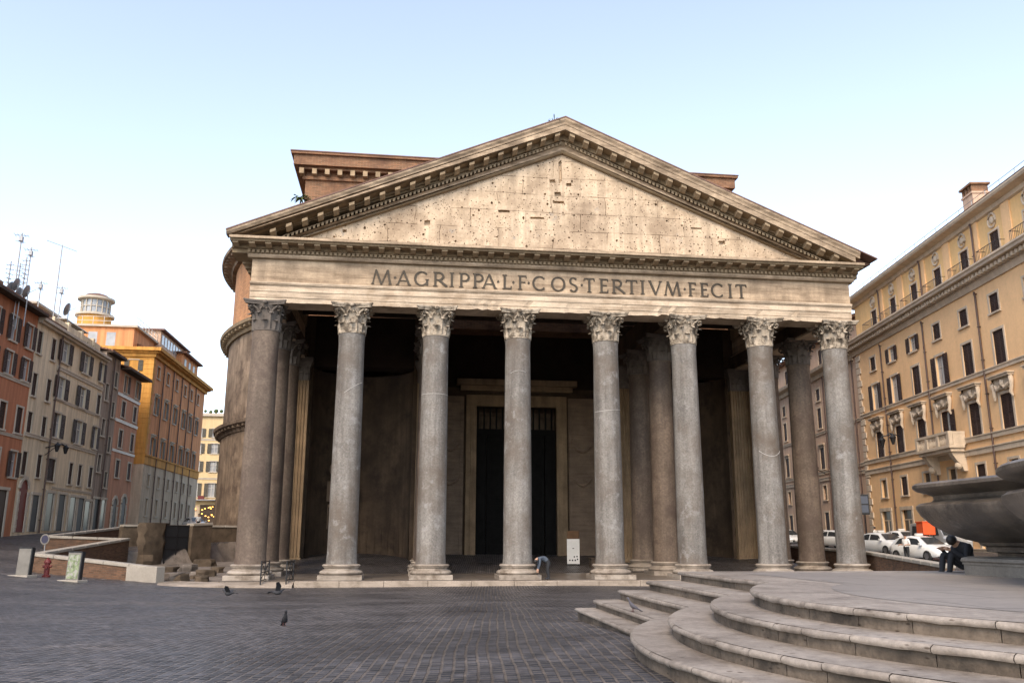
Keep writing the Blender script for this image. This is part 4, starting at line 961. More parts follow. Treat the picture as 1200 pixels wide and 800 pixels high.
def aerial(px0, py0, px1, py1, d_, label, kind):
    a = at(px0, py0, d_); c = at(px1, py1, d_); hgt = c.z-a.z
    o = thing('roof_aerial', label, 'aerial', (c.x, c.y, a.z-1.5), 0, 'television aerials on the left roofs')
    b = MB(); b.tube([(0,0,0),(0,0,hgt+1.5)], .05, 5); b.build('mast', M['metal'], o)
    z = hgt+1.5
    def yagi(z, L_, n, w_, rz, up=0):
        b = MB(); c_, s_ = math.cos(rz), math.sin(rz); b.tube([(-c_*L_/2, -s_*L_/2, z-up), (c_*L_/2, s_*L_/2, z+up)], .022, 5)
        for k in range(n):
            t = (k/(n-1)-.5)*L_; x, y, zz = c_*t, s_*t, z+up*2*t/L_; ww = w_*(1-.4*k/n)/2
            b.tube([(x+s_*ww, y-c_*ww, zz), (x-s_*ww, y+c_*ww, zz)], .014, 4)
        b.build('antenna', M['metal'], o)
    if kind == 0: yagi(z-.1, 2.3, 2, .25, .35, -.3)
    if kind == 1: yagi(z-.2, .9, 5, .9, .2); yagi(z-.7, .5, 4, .5, 1.2); MB().box(-.12, .12, -.12, .12, z-.65, z-.3).build('amplifier_box', M['metal'], o)
    if kind == 2:
        for k in range(6): yagi(z-.3-k*.35, .5, 3, .45, .4*k)
for q in ((17.5,330,26,273,72,'tallest aerial, slim mast with a small box at its tip, above the rust red roof',1),(9,330,13,306,72,'short aerial with many stubby arms, leftmost over the chimney',2),(22,330,24,308,74,'thin aerial between the two tall masts over the rust red roof',2),(27,335,31.5,301,72,'medium mast with stacked antennas beside the round dishes',2),(31,335,37,290,74,'mast topped by a square panel antenna over the roof ridge',1),(46,353,48.5,329,78,'small aerial with crossed rods, left of the long slanting mast',1),(60,358,73,287,80,'long slanting mast with a single tilted boom antenna on top',0),(70,360,73,335,82,'small aerial right of the long slanting mast above the cream house',1)): aerial(*q)

# wall lamp on the cream house, round sign, hydrant, boards, trench walls
o = thing('wall_lamp', 'iron wall lamp with two arms fixed to the cream house by the drainpipe', 'lamp', (XL, 27.9, 9.0))
b = MB(); b.tube([(0,0,0),(1.2,0,.3),(1.6,0,.1)], .05, 6); b.tube([(1.2,-.9,.25),(1.2,.9,.25)], .045, 6); b.tube([(0,0,-.6),(.9,0,.2)], .03, 5); b.build('bracket', M['iron'], o)
for s in (-1, 1):
    b = MB(); b.lathe([(.1,-.5),(.22,-.05),(.26,0),(.08,.18),(.02,.25)], 8, (1.2, .9*s, .1)); b.build('lantern', M['iron'], o)
def wall_run(name, label, A, B, za, zb, th, m, cop=.16, zbot=-.9, over=.07, cat='wall', par=None):
    A = Vector((A[0], A[1])); B = Vector((B[0], B[1])); d = (B-A).normalized(); nn = Vector((-d.y, d.x))*th/2
    o = par or thing(name, label, cat, (A.x, A.y, 0))
    A2 = Vector((0, 0)) if not par else A - Vector((par.location.x, par.location.y)); B2 = A2 + (B-A)
    L_ = (B-A).length; n = max(1, int(L_/1.4))
    def Wp(p, q, z): return (p.x+q.x, p.y+q.y, z)
    b = MB(); b.loft([[Wp(A2, -nn, zbot), Wp(A2, nn, zbot), Wp(A2, nn, za-cop), Wp(A2, -nn, za-cop)], [Wp(B2, -nn, zbot), Wp(B2, nn, zbot), Wp(B2, nn, zb-cop), Wp(B2, -nn, zb-cop)]])
    b.build('masonry', m, o, uvf=lambda x, y, z, f: ((x-A2.x)*d.x+(y-A2.y)*d.y + 3*abs(f.normal.z) , z))
    b = MB(); n2 = nn*(1+over*2/th)
    for i in range(n):
        t0, t1 = i/n+.002, (i+1)/n-.002; p, q = A2+(B2-A2)*t0, A2+(B2-A2)*t1; z0, z1 = za+(zb-za)*t0, za+(zb-za)*t1
        b.loft([[Wp(p, -n2, z0-cop+.003), Wp(p, n2, z0-cop+.003), Wp(p, n2, z0), Wp(p, -n2, z0)], [Wp(q, -n2, z1-cop+.003), Wp(q, n2, z1-cop+.003), Wp(q, n2, z1), Wp(q, -n2, z1)]])
    b.build('coping', M['coping'], o, bevel=.03)
    return o
w_ = wall_run('parapet_wall', 'low brick parapet with pale coping facing the square, ends in a pale stone block', P0, P1, P0.z, P1.z, .42, M['lowbrick'])
e = (Vector((P1.x, P1.y))-Vector((P0.x, P0.y))).normalized()
b = MB(); c_ = Vector((0,0)); p_ = -e*.1; q_ = e*1.75; nn_ = Vector((-e.y, e.x))*.29
b.loft([[(p_.x-nn_.x, p_.y-nn_.y, z), (p_.x+nn_.x, p_.y+nn_.y, z), (q_.x+nn_.x, q_.y+nn_.y, z), (q_.x-nn_.x, q_.y-nn_.y, z)] for z in (-.6, P0.z+.02)]); b.build('end_block', M['coping'], w_, bevel=.03)
wall_run('parapet_wall', 'brick ramp parapet with pale coping climbing away from the red hydrant towards the masonry pier', P1+Vector((.1,.35,0)), P2, P1.z-.005, P2.z, .42, M['lowbrick'])
wall_run('parapet_wall', 'short middle parapet with thin coping running left towards the round sign', P2+Vector((-.3,.3,0)), P3, P2.z-.006, P3.z, .42, M['lowbrick'])
wall_run('parapet_wall', 'rearmost street parapet with thin coping below the house doors', P3+Vector((-.1,.4,0)), P4, P3.z+.004, P4.z, .42, M['lowbrick'])
o = thing('masonry_pier', 'rough rubble masonry pier beside the dark gate in the trench', 'pier', (PI0.x, PI0.y, 0))
b = MB(); v = PI1-PI0; n = 7; rnd = random.Random(5); rings = []
for k in range(9):
    z = -.3+k*(PI0.z+.35)/8; wob = lambda: rnd.uniform(-.1, .1); x0 = .25*math.sin(k*.55)
    rings.append([(0+x0*.2+wob(), -.5+wob(), z), (v.x*.35+wob(), v.y*.3-.75+wob(), z), (v.x*.7+wob(), v.y*.7-.7+wob(), z), (v.x+wob(), v.y-.3+wob(), z), (v.x+wob(), v.y+1+wob(), z), (.1, 1.0, z)])
b.loft(rings); b.build('masonry', M['rubble'], o, smooth=25)
gt = thing('iron_gate', 'dark iron gate filling the gap between rubble pier and trench wall', 'gate', (PI1.x, PI1.y, 0))
gv = Vector((G1.x-PI1.x, G1.y-PI1.y, 0)); gl = gv.length; gt.rotation_euler.z = math.atan2(gv.y, gv.x)
b = MB()
for z in (.35, 1.2, 2.0, 2.75): b.box(0, gl, -.03, .03, z, z+.06)
for x in (0, gl/2-.03, gl-.06): b.box(x, x+.06, -.035, .035, .2, 2.85)
b.build('frame', M['iron'], gt)
b = MB()
for i in range(22): x = .08+i*(gl-.16)/21; b.tube([(x, .0, .3), (x, .0, 2.85)], .014, 5)
b.build('bars', M['iron'], gt); b = MB(); b.box(.02, gl-.02, .035, .05, .3, 2.75); b.build('mesh_panel', plain('gate_panel', (.035,.036,.04), .6), gt)
wall_run('retaining_wall', 'mossy retaining wall of the trench right of the iron gate', G1+Vector((.05,0,0)), G2, G1.z, G2.z, .6, M['rubble'], .18, -.3)
wall_run('retaining_wall', 'dark retaining wall closing the trench behind the rubble pier and gate', PI0+Vector((-2,2.6,0)), G2+Vector((6,8,0)), 2.85, 2.9, .5, M['rubble'], .15, -.4)
rnd = random.Random(9)
for k in range(16):
    p = Vector((rnd.uniform(-21.5,-17.6), rnd.uniform(.5,14), 0)); s_ = rnd.uniform(.25,.75); b = MB()
    b.loft([[(s_*c*rnd.uniform(.8,1.1), s_*d*.7*rnd.uniform(.8,1.1), z*s_*.6) for c, d in ((1,.2),(.6,1),(-.5,.9),(-1,.1),(-.6,-.9),(.5,-1))] for z in (-.4,.5,.9)])
    o = b.build('stone_fragment', M['rubble'] if k % 4 else M['earth'], bevel=.04); o.location = (p.x, p.y, -.2+max(0,(p.y+1.5)*.03)); o.rotation_euler.z = rnd.random()*6
    tag(o, 'broken ancient stone block lying in the trench left of the temple', 'stone', 'stone fragments in the trench')
o = thing('road_sign', 'round dark road sign with a pale rim on a short post by the street parapet', 'sign', (lambda p: (p.x, p.y, gz(p.x, p.y)))(at(52, 645, 57)))
o.rotation_euler.z = R(-20); zc = at(52, 631.5, 57).z-o.location.z
b = MB(); b.tube([(0,0,-.2),(0,0,zc+.3)], .035, 6); b.build('post', M['metal'], o)
b = MB(); b.lathe([(.23,-.012),(.30,-.014),(.30,.014),(.23,.012)], 28, caps=False); r_ = b.build('rim', M['boardgrey'], o); r_.rotation_euler.x = R(90); r_.location = (0, -.06, zc)
b = MB(); b.lathe([(.23,-.01),(.23,.01)], 28); r_ = b.build('face', plain('dark_sign_face', (.03,.03,.06), .5), o); r_.rotation_euler.x = R(90); r_.location = (0, -.06, zc)
def board_stand(px, py, d_, label, pic):
    p = at(px, py, d_); z = gz(p.x, p.y); o = thing('sign_board', label, 'sign', (p.x, p.y, z), R(-24), 'standing boards by the parapet')
    b = MB(); b.box(-.6, .55, -.3, .3, -.05, .07); b.build('plinth', M['coping'], o, bevel=.02)
    b = MB(); b.obox((-.38,-.06,.071), (.72,0,0), (0,.14,0), (.05,0,1.2)); b.build('panel', M['boardgrey'], o, bevel=.01)
    b = MB(); b.obox((.345,-.075,.072), (.07,0,0), (0,.17,0), (.05,0,1.22)); b.obox((-.36,-.075,1.27), (.77,0,0), (0,.17,0), (0,0,.05)); b.build('frame', M['iron'], o)
    b = MB()
    if pic: b.obox((-.33,-.066,.12), (.62,0,0), (0,.003,0), (.045,0,1.05))
    else: b.obox((-.33,-.066,.12), (.62,0,0), (0,.003,0), (.012,0,.3))
    b.build('picture', M['picture'] if pic else M['boardgrey'], o)
board_stand(27.5, 668, 47, 'plain grey board on a stone plinth, leftmost by the parapet', False)
board_stand(85.5, 677, 44.5, 'grey board with a faded green picture standing before the brick parapet', True)
p = at(55, 667, 47.6); o = thing('fire_hydrant', 'dark red hydrant standing against the brick parapet', 'hydrant', (p.x, p.y, gz(p.x, p.y)))
b = MB(); b.lathe([(.19,0),(.19,.08),(.12,.1),(.12,.62),(.16,.64),(.16,.72),(.13,.78),(.05,.84),(.05,.9),(.02,.9)], 14); b.tube([(-.2,0,.5),(.2,0,.5)], .065, 8); b.tube([(0,-.2,.45),(0,0,.45)], .075, 8); b.build('body', M['red'], o, smooth=40)
# iron rails at the entrance ramp
for px, lab in ((305, 'black iron rail panel nearest the reddish corner column'), (335, 'black iron rail panel before the second column')):
    p = at(px, 684, 43.4); o = thing('iron_railing', lab, 'railing', (p.x, p.y, -.2), R(86), 'iron rails at the entrance ramp')
    b = MB(); L_ = 1.7
    for x in (0, L_): b.tube([(x,0,0),(x,0,1.15)], .035, 6)
    for z in (.25, .62, 1.08): b.tube([(0,0,z),(L_,0,z)], .025, 5)
    b.build('frame', M['iron'], o)
    b = MB(); b.tube([(0,0,.25),(L_,0,1.08)], .018, 5); b.tube([(0,0,1.08),(L_,0,.25)], .018, 5); b.tube([(L_/2,0,.25),(L_/2,0,1.08)], .018, 5); b.build('bars', M['iron'], o)
# ------------------------------------------------------------------ right side: ochre palazzo and the pink house beyond it
RZ = math.atan2(-.989, -.146)
ORG = (35.5, 33.4, 0)
h = thing('palazzo', 'long ochre palazzo with quoined corner, carved window heads and a balcony, filling the right edge', 'building', ORG, RZ)
bays = [5.5+4.25*k for k in range(10)]; U0, U1 = 1.6, 46
A = [(u, 17.9, 1.15, 1.25) for u in bays]; Bq = [(u, 14.8, 1.35, 2.35) for u in bays]; Cq = [(u, 10.35, 1.45, 2.5) for u in bays]; Dq = [(u, 6.45, 1.15, 1.55) for u in bays]
facade(h, U0, U1, 8.1, 19.6, M['s7'], A+Bq+Cq, 10)
facade(h, U0, U1, -1, 8.1, M['s7'], Dq + [(u, 2.55, 1.9, 3.8) for u in bays if u != bays[3]], 10, name='ground_storey')
sh = lambda i, o_, c_='closed': o_ if i in (1, 3, 6) else c_
for i, q in enumerate(A): window(h, *q, 'open' if i in (1, 2, 7) else 'closed', .16, 'trim')
for i, q in enumerate(Bq): window(h, *q, 'open' if i in (0, 1, 3) else 'closed', .18, 'trim')
for i, q in enumerate(Cq):
    o = window(h, *q, 'half' if i == 3 else 'closed', .22, 'trim')
    if i == 0:
        def headm():
            b = MB(); b.box(-1.25, 1.25, -.42, .02, 2.32, 2.46); b.box(-1.35, 1.35, -.5, .02, 2.462, 2.54); b.box(-1.0, 1.0, -.16, .02, 1.55, 2.3)
            for s in (-1, 1):
                b.tube([(s*1.05,-.16,2.3),(s*1.2,-.2,2.0),(s*1.1,-.16,1.6),(s*1.0,-.2,1.2),(s*1.12,-.14,.9)], [.14,.16,.12,.13,.06], 7)
                b.tube([(s*.15,-.2,1.75),(s*.5,-.25,1.55),(s*.85,-.2,1.85)], [.1,.13,.1], 7)
            b.ball((0,-.2,1.95), .24, 8, (1,.6,1.2)); return b.mesh('carved_head', M['trim'], smooth=50)
        HM = headm()
    link('carved_head', HM, o)
for i, q in enumerate(Dq): window(h, *q, 'closed' if i % 3 == 1 else 'dark', .18, 'trim')
for i, u in enumerate(bays):
    if i == 3: door(h, u, .7, 2.6, 4.4, WOODDOOR, True); continue
    o = link('shop_door', None, h, (u, 0, 0))
    b = MB(); b.box(-.95, .95, .12, .2, .6, 4.45); b.build('pane', M['pane_dark'], o)
    b = MB(); b.box(-1.2, -.955, -.1, .06, .6, 4.45); b.box(.955, 1.2, -.1, .06, .6, 4.45); b.box(-1.25, 1.25, -.12, .06, 4.452, 4.75); b.box(-.06, .06, .06, .12, .6, 3.6); b.box(-.95, .95, .07, .118, 3.6, 3.7); b.build('door_frame', M['trim'], o)
for z, hh in ((13.42,.24),(9.02,.3),(8.1,.36)): band(h, U0, U1, z, hh, .12, M['trim'])
band(h, U0, U1, 1.0, .6, .1, M['trim'])
for u in bays[1::2]: pipe(h, u-2.12, 1.3, 19.3)
b = MB()
for i in range(30):
    e = 1.0 if i % 2 else .65; z = .8+i*.62
    if z < 19.2: b.box(U0-.06, U0+e, -.09, .04, z, z+.57)
b.build('corner_quoins', M['trim'], h, bevel=.04)
b = MB()      # main cornice with dentils
b.loft([[(u, y, z) for y, z in ((.05,19.5),(-.12,19.5),(-.2,19.75),(-.25,19.9),(-.25,20.3),(-.95,20.35),(-1.0,20.5),(-1.1,20.6),(-1.1,20.72),(.05,20.78))] for u in (U0-1.0, U1)]); b.build('cornice', M['trim'], h)
b = MB(); u = U0-.5
while u < U1: b.box(u, u+.24, -.72, -.255, 20.0, 20.28); u += .5
b.build('dentils', M['trim'], h)
# attic storey
dz = [u+.45 for u in bays]
facade(h, U0-.2, U1, 20.78, 24.45, M['s7t'], [(u, 21.85, 1.15, 2.15) for u in dz], 10, name='attic_storey', y0=.35)
for u in dz:
    window(h, u, 21.85, 1.15, 2.15, 'closed', .15, 'trim', y0=.35)
    b = MB(); b.tube([(u+.62*math.cos(t*.4)*.75, .3, 23.75+.62*math.sin(t*.4)*.8) for t in range(17)], .09, 6); b.ball((u, .3, 23.75), .26, 8, (1,.5,1.1)); b.build('medallion', M['trim'], h, smooth=50)
    b = MB()
    for z in (20.9, 21.85): b.box(u-1.35, u-.75, -.32, -.29, z, z+.04); b.box(u+.75, u+1.35, -.32, -.29, z, z+.04); b.box(u-.75, u+.75, -.32, -.29, z, z+.04)
    for k in range(15): b.box(u-1.35+k*.192, u-1.35+k*.192+.022, -.315, -.295, 20.9, 21.85)
    for s in (-1, 1): b.box(u+s*1.35-.015, u+s*1.35+.015, -.3, .34, 21.85, 21.89)
    b.build('railing', M['iron'], h)
for i, u in enumerate(bays):
    b = MB(); b.box(u+1.75, u+2.75, .25, .36, 20.8, 24.4); b.build('pilaster_strip', M['s7'], h)
    if i % 2 == 0: pipe(h, u+2.25, 20.9, 24.4, .12)
b = MB(); b.loft([[(u, y, z) for y, z in ((.4,24.3),(.15,24.4),(.1,24.7),(-.5,24.8),(-.6,24.95),(-.6,25.05),(3,25.6),(10,25.2),(10,24.3))] for u in (U0-.7, U1)]); b.build('roof_cornice', M['trim'], h)
b = MB(); b.loft([[(u, y, z) for y, z in ((-.58,25.055),(-.62,25.12),(4,26.2),(10.5,25.3))] for u in (U0-.7, U1)]); b.build('roof', M['tile'], h)
ch = link('chimney', None, h, (22.1, 2.2, 0)); b = MB(); b.box(-.75, .75, -.6, .6, 24.8, 27.6); b.box(-.82, .82, -.68, .68, 27.6, 27.75); b.build('stack', M['s8'], ch)
b = MB(); b.box(-.9, .9, -.75, .75, 28.3, 28.45)
for x in (-.7, -.25, .2, .6): b.box(x, x+.15, -.62, .62, 27.75, 28.3)
b.build('cap', M['brick'], ch)
b = MB()
for u in np.arange(U0, U1, 1.9): b.tube([(u, .6, 25.1), (u, .6, 26.35)], .025, 5)
b.tube([(U0, .6, 26.35), (U1, .6, 26.35)], .02, 5); b.build('roof_railing', M['metal'], h)
# balcony over the doorway
bl = link('balcony', None, h, (bays[3], 0, 0)); b = MB(); b.box(-2.75, 2.75, -1.35, -.2, 8.55, 8.78); b.box(-2.6, 2.6, -1.2, -.2, 8.3, 8.548); b.build('slab', M['trim'], bl, bevel=.03)
b = MB(); b.box(-2.75, 2.75, -1.35, -1.05, 9.6, 9.78)
for u in (-2.6, -.9, .9, 2.6): b.box(u-.17, u+.17, -1.34, -1.06, 8.782, 9.598)
for u in np.arange(-2.3, 2.4, .3):
    if min(abs(u-q) for q in (-.9, .9)) > .25: b.lathe([(.06,8.78),(.1,8.95),(.1,9.1),(.05,9.3),(.08,9.58)], 8, (u, -1.2, 0), caps=False)
for s in (-1, 1): b.box(s*2.6-.12, s*2.6+.12, -1.06, -.1, 9.602, 9.76); b.box(s*2.6-.1, s*2.6+.1, -1.0, -.1, 8.782, 9.6)
b.build('balustrade', M['trim'], bl)
for u in (-2.1, 2.1):
    b = MB(); b.loft([[(u+s, y, z) for y, z in ((-.0,6.9),(-.25,6.9),(-.4,7.3),(-.75,7.7),(-1.1,8.29),(-.0,8.29))] for s in (-.28, .28)]); b.ball((u, -.5, 7.3), .3, 8); b.build('bracket', M['trim'], bl)
o = link('wall_lamp', None, h, (9.75, 0, 10.5)); b = MB(); b.tube([(0,0,.2),(0,-.9,.45),(0,-1.2,.2)], .05, 6); b.tube([(-1.1,-1.1,.25),(1.1,-1.1,.25)], .045, 6); b.build('bracket', M['iron'], o)
for s in (-1, 1):
    b = MB(); b.lathe([(.1,-.75),(.25,-.2),(.3,-.15),(.1,.1),(.02,.25)], 8, (s*1.1, -1.1, .1)); b.build('lantern', M['iron'], o)

h = thing('palazzo', 'dull pink palazzo seen between the right-hand temple columns, beyond the ochre one', 'building', ORG, RZ)
bq = [-1.9-4.3*k for k in range(9)]
Q = [(u, z, w_, hh) for u in bq for z, w_, hh in ((17.6,1.2,1.3),(15.0,1.25,2.2),(10.6,1.3,2.3),(6.9,1.1,1.5),(3.6,1.3,2.4))]
facade(h, -42, 1.35, -1, 19.6, M['s8'], Q, 10, y0=.12)
for i, q in enumerate(Q): window(h, *q, 'closed' if i % 5 != 3 else 'dark', .18, 'trim', y0=.12, hood=1 if i % 5 == 2 else 0)
for z, hh in ((13.3,.2),(9.0,.25),(8.3,.3)): band(h, -42, 1.35, z, hh, .1, M['trim'], y0=.12)
for u in bq[::2]: pipe(h, u+2.1, 1.3, 19.3, .0)
b = MB(); b.loft([[(u, y, z) for y, z in ((.15,19.3),(-.1,19.3),(-.2,19.7),(-.75,19.9),(-.85,20.2),(.15,20.3))] for u in (-42, .55)]); b.build('cornice', M['trim'], h)
facade(h, -42, 1.3, 20.3, 23.6, M['s8'], [(u, 21.9, 1.1, 1.7) for u in bq], 9, name='attic_storey', y0=.7)
for u in bq: window(h, u, 21.9, 1.1, 1.7, 'closed', .14, 'trim', y0=.7)
b = MB(); b.loft([[(u, y, z) for y, z in ((-.1,23.6),(-.1,23.8),(4.5,25),(10,23.8),(10,23.6))] for u in (-42, 1.25)]); b.build('roof', M['tile'], h)
o = link('street_lantern', None, h, (-9.9, 0, 8.9)); b = MB(); b.tube([(0,.1,0),(0,-.9,.5)], .05, 6); b.lathe([(.12,-.1),(.28,.6),(.3,.65),(.05,.95)], 8, (0,-.9,.0)); b.build('lantern', M['iron'], o)
# far houses behind, closing the gaps
def backdrop(label, x, y, l_, d_, z, rz, m):
    h = thing('town_house', label, 'house', (x, y, 0), rz)
    q = [(u, zz, 1.1, 1.7) for u in np.arange(2, l_-1, 4) for zz in np.arange(5, z-2, 3.6)]
    facade(h, 0, l_, -1, z, m, q, d_)
    for a in q: window(h, *a, 'dark', .12, 'trim')
    b = MB(); b.loft([[(u, y_, zz) for y_, zz in ((-.6,z),(-.6,z+.2),(d_/2,z+2),(d_,z+.2),(d_,z))] for u in (0, l_)]); b.build('roof', M['tile'], h)
backdrop('plain buff house far behind the dull pink palazzo', 27, 112, 40, 12, 17, 0, M['s5c'])

wall_run('parapet_wall', 'low dark brick wall with pale coping between the temple and the parked taxis, sloping to the fountain', W0, W1, W0.z, W1.z, .4, M['lowbrick'])
wall_run('parapet_wall', 'dark brick trench wall seen between the last right-hand columns', W1+Vector((.05,.1,0)), W2, W1.z-.004, W2.z, .4, M['lowbrick'])

# ------------------------------------------------------------------ fountain: stepped platform, basin
fcx, fcy = 0.83, -36.3
def step_path(x0, R_, ynear, yfar, x1):
    dy = math.sqrt(max(R_**2-(fcx-x0)**2, .01)); a = math.asin(min(1, dy/R_)); pts = [(x1, yfar), (x0+.05, yfar), (x0, yfar-.06)]
    for i in range(1, 6): pts.append((x0, yfar-.06+(fcy+dy-yfar+.06)*i/6))
    n = 48; a0 = math.pi-math.asin(dy/R_)
    for i in range(n+1):
        t = a0+(2*(math.pi-a0))*i/n; pts.append((fcx+R_*math.cos(t), fcy+R_*math.sin(t)))
    for i in range(1, 6): pts.append((x0, fcy-dy+(ynear-fcy+dy)*i/6))
    pts += [(x0, ynear+.06), (x0+.05, ynear), (x1, ynear)]
    return pts
plat = thing('stone_steps', 'pale travertine fountain platform with curved steps at the lower right', 'steps', (4.5, -36.3, 0))
tiers = [(-3.22, 5.30, 1.42), (-3.84, 5.80, 1.25), (-4.40, 6.32, 1.08), (-4.87, 6.78, .91), (-5.22, 6.45, .76)]
for k, (x0, R_, z) in enumerate(tiers):
    yf, yn = -28.68+.018*k, -44.2-.5*k
    prof = [(-.05,-.6),(-.05,-.062),(-.012,-.056),(0,-.04),(0,-.022),(-.008,-.006),(-.03,0)]
    rings = []
    rnd = random.Random(k)
    for o, dz_ in prof:
        P = step_path(x0-o, R_+o, yn-o, yf+o, 19-.1*k)
        rings.append([(x-4.5, y+36.3, z+dz_) for x, y in P])
    npt = len(rings[0])
    b = MB(); b.add([rings[-1][i] for i in range(npt)], [tuple(range(npt))])
    i = 1; wear = [0]*npt
    for q in range(npt): wear[q] = rnd.random()
    while i < npt-1:            # edge blocks, a narrow open joint between them
        m_ = min(npt-1, i+rnd.choice((3, 4, 4, 5))); js = list(range(i, m_+1)); seg = []
        sink = rnd.uniform(-.006, .0); off = rnd.uniform(-.012, .004)
        for k_, rg in enumerate(rings):
            row = []
            for q in js:
                p = Vector(rg[q]); nb = Vector(rg[q+1] if q == js[0] else rg[q-1])
                if q in (js[0], js[-1]) and (nb-p).length > .02: p = p.lerp(nb, min(.45, .0035/(nb-p).length))
                if 1 < k_ < 6: p.z -= .012*wear[q]**2
                row.append((p.x, p.y, p.z + (sink if k_ > 1 else 0)))
            seg.append(row)
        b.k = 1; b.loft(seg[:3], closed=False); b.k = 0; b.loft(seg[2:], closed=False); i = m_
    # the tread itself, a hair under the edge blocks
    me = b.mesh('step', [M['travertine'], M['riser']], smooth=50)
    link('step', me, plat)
# darker paving inset on the platform, following the lobe
P = step_path(-2.3, 4.3, -43.2, -29.6, 18.5)
b = MB(); b.add([(x-4.5, y+36.3, 1.4235) for x, y in P], [tuple(range(len(P)))]); b.build('paving', M['paving'], plat)

fx0, fyf, fyn, fx1, FR, FX = .8, -29.56, -43.04, 14.2, 4.15, 3.2
def basin_path(o):
    x0, yf, yn, x1 = fx0-o, fyf+o, fyn-o, fx1+o; r_ = max(1.0+o, .06); R_ = FR+o; pts = []
    dy = math.sqrt(max(R_**2-(FX-x0)**2, .05)); dy = min(dy, fyf-fcy-1.3)
    def cor(cx, cy, a0):
        for i in range(7): t = a0+math.pi/2*i/6; pts.append((cx+r_*math.cos(t), cy+r_*math.sin(t)))
    cor(x1-r_, yf-r_, 0)
    cor(x0+r_, yf-r_, math.pi/2)
    a0 = math.pi-math.asin(min(.999, dy/R_))
    for i in range(33): t = a0+2*(math.pi-a0)*i/32; pts.append((FX+R_*math.cos(t), fcy+R_*math.sin(t)))
    cor(x0+r_, yn+r_, math.pi)
    cor(x1-r_, yn+r_, 1.5*math.pi)
    FX2 = x1-(FX-x0)
    for i in range(33): t = -(math.pi-a0)+2*(math.pi-a0)*i/32; pts.append((FX2+R_*math.cos(t), fcy+R_*math.sin(t)))
    return pts
ft = thing('fountain', 'big dark stone fountain basin with moulded rim on the stepped platform', 'fountain', (7.5, -36.3, 1.42))
def basin(prof, name, m, sm=40, cap=False):
    rings = [[(x-7.5, y+36.3, z-1.42) for x, y in basin_path(o)] for o, z in prof]
    b = MB(); b.loft(rings, caps=False)
    if cap: b.add(rings[-1], [tuple(range(len(rings[-1])))])
    return b.build(name, m, ft, smooth=sm)
bp = [(-1.0,1.93),(-.98,1.98),(-.8,2.03),(-.52,2.13),(-.27,2.28),(-.1,2.45),(-.03,2.57),(-.03,2.62),(-.1,2.67),(-.3,2.7),(-.34,2.74),(-.33,2.8),(-.22,2.85),(-.06,2.89),(0,2.94),(.0,2.99),(-.05,3.03),(-.3,3.05),(-.55,3.04),(-.6,2.9),(-.6,2.6)]
basin(bp, 'bowl', M['fount'])
basin([(-1.18,1.74),(-1.18,1.80),(-1.06,1.82),(-1.06,1.9),(-1.0,1.93)], 'neck', M['fount'])
basin([(-.70,1.6),(-.70,1.63),(-.67,1.66),(-.69,1.71),(-.8,1.735),(-1.2,1.745)], 'base_moulding', M['fbase'])
basin([(-.72,1.3),(-.72,1.6)], 'base_block', M['fbase'])
basin([(-.55,2.84),(-.7,2.84)], 'water', M['water'], cap=True)
b = MB(); b.box(-1.5, 1.5, -1.5, 1.5, .6, 2.6); b.loft([[(-1.2,-1.2,2.6),(1.2,-1.2,2.6),(1.2,1.2,2.6),(-1.2,1.2,2.6)],[(-.8,-.8,4.2),(.8,-.8,4.2),(.8,.8,4.2),(-.8,.8,4.2)]]); b.build('pedestal', M['fbase'], ft, bevel=.05)

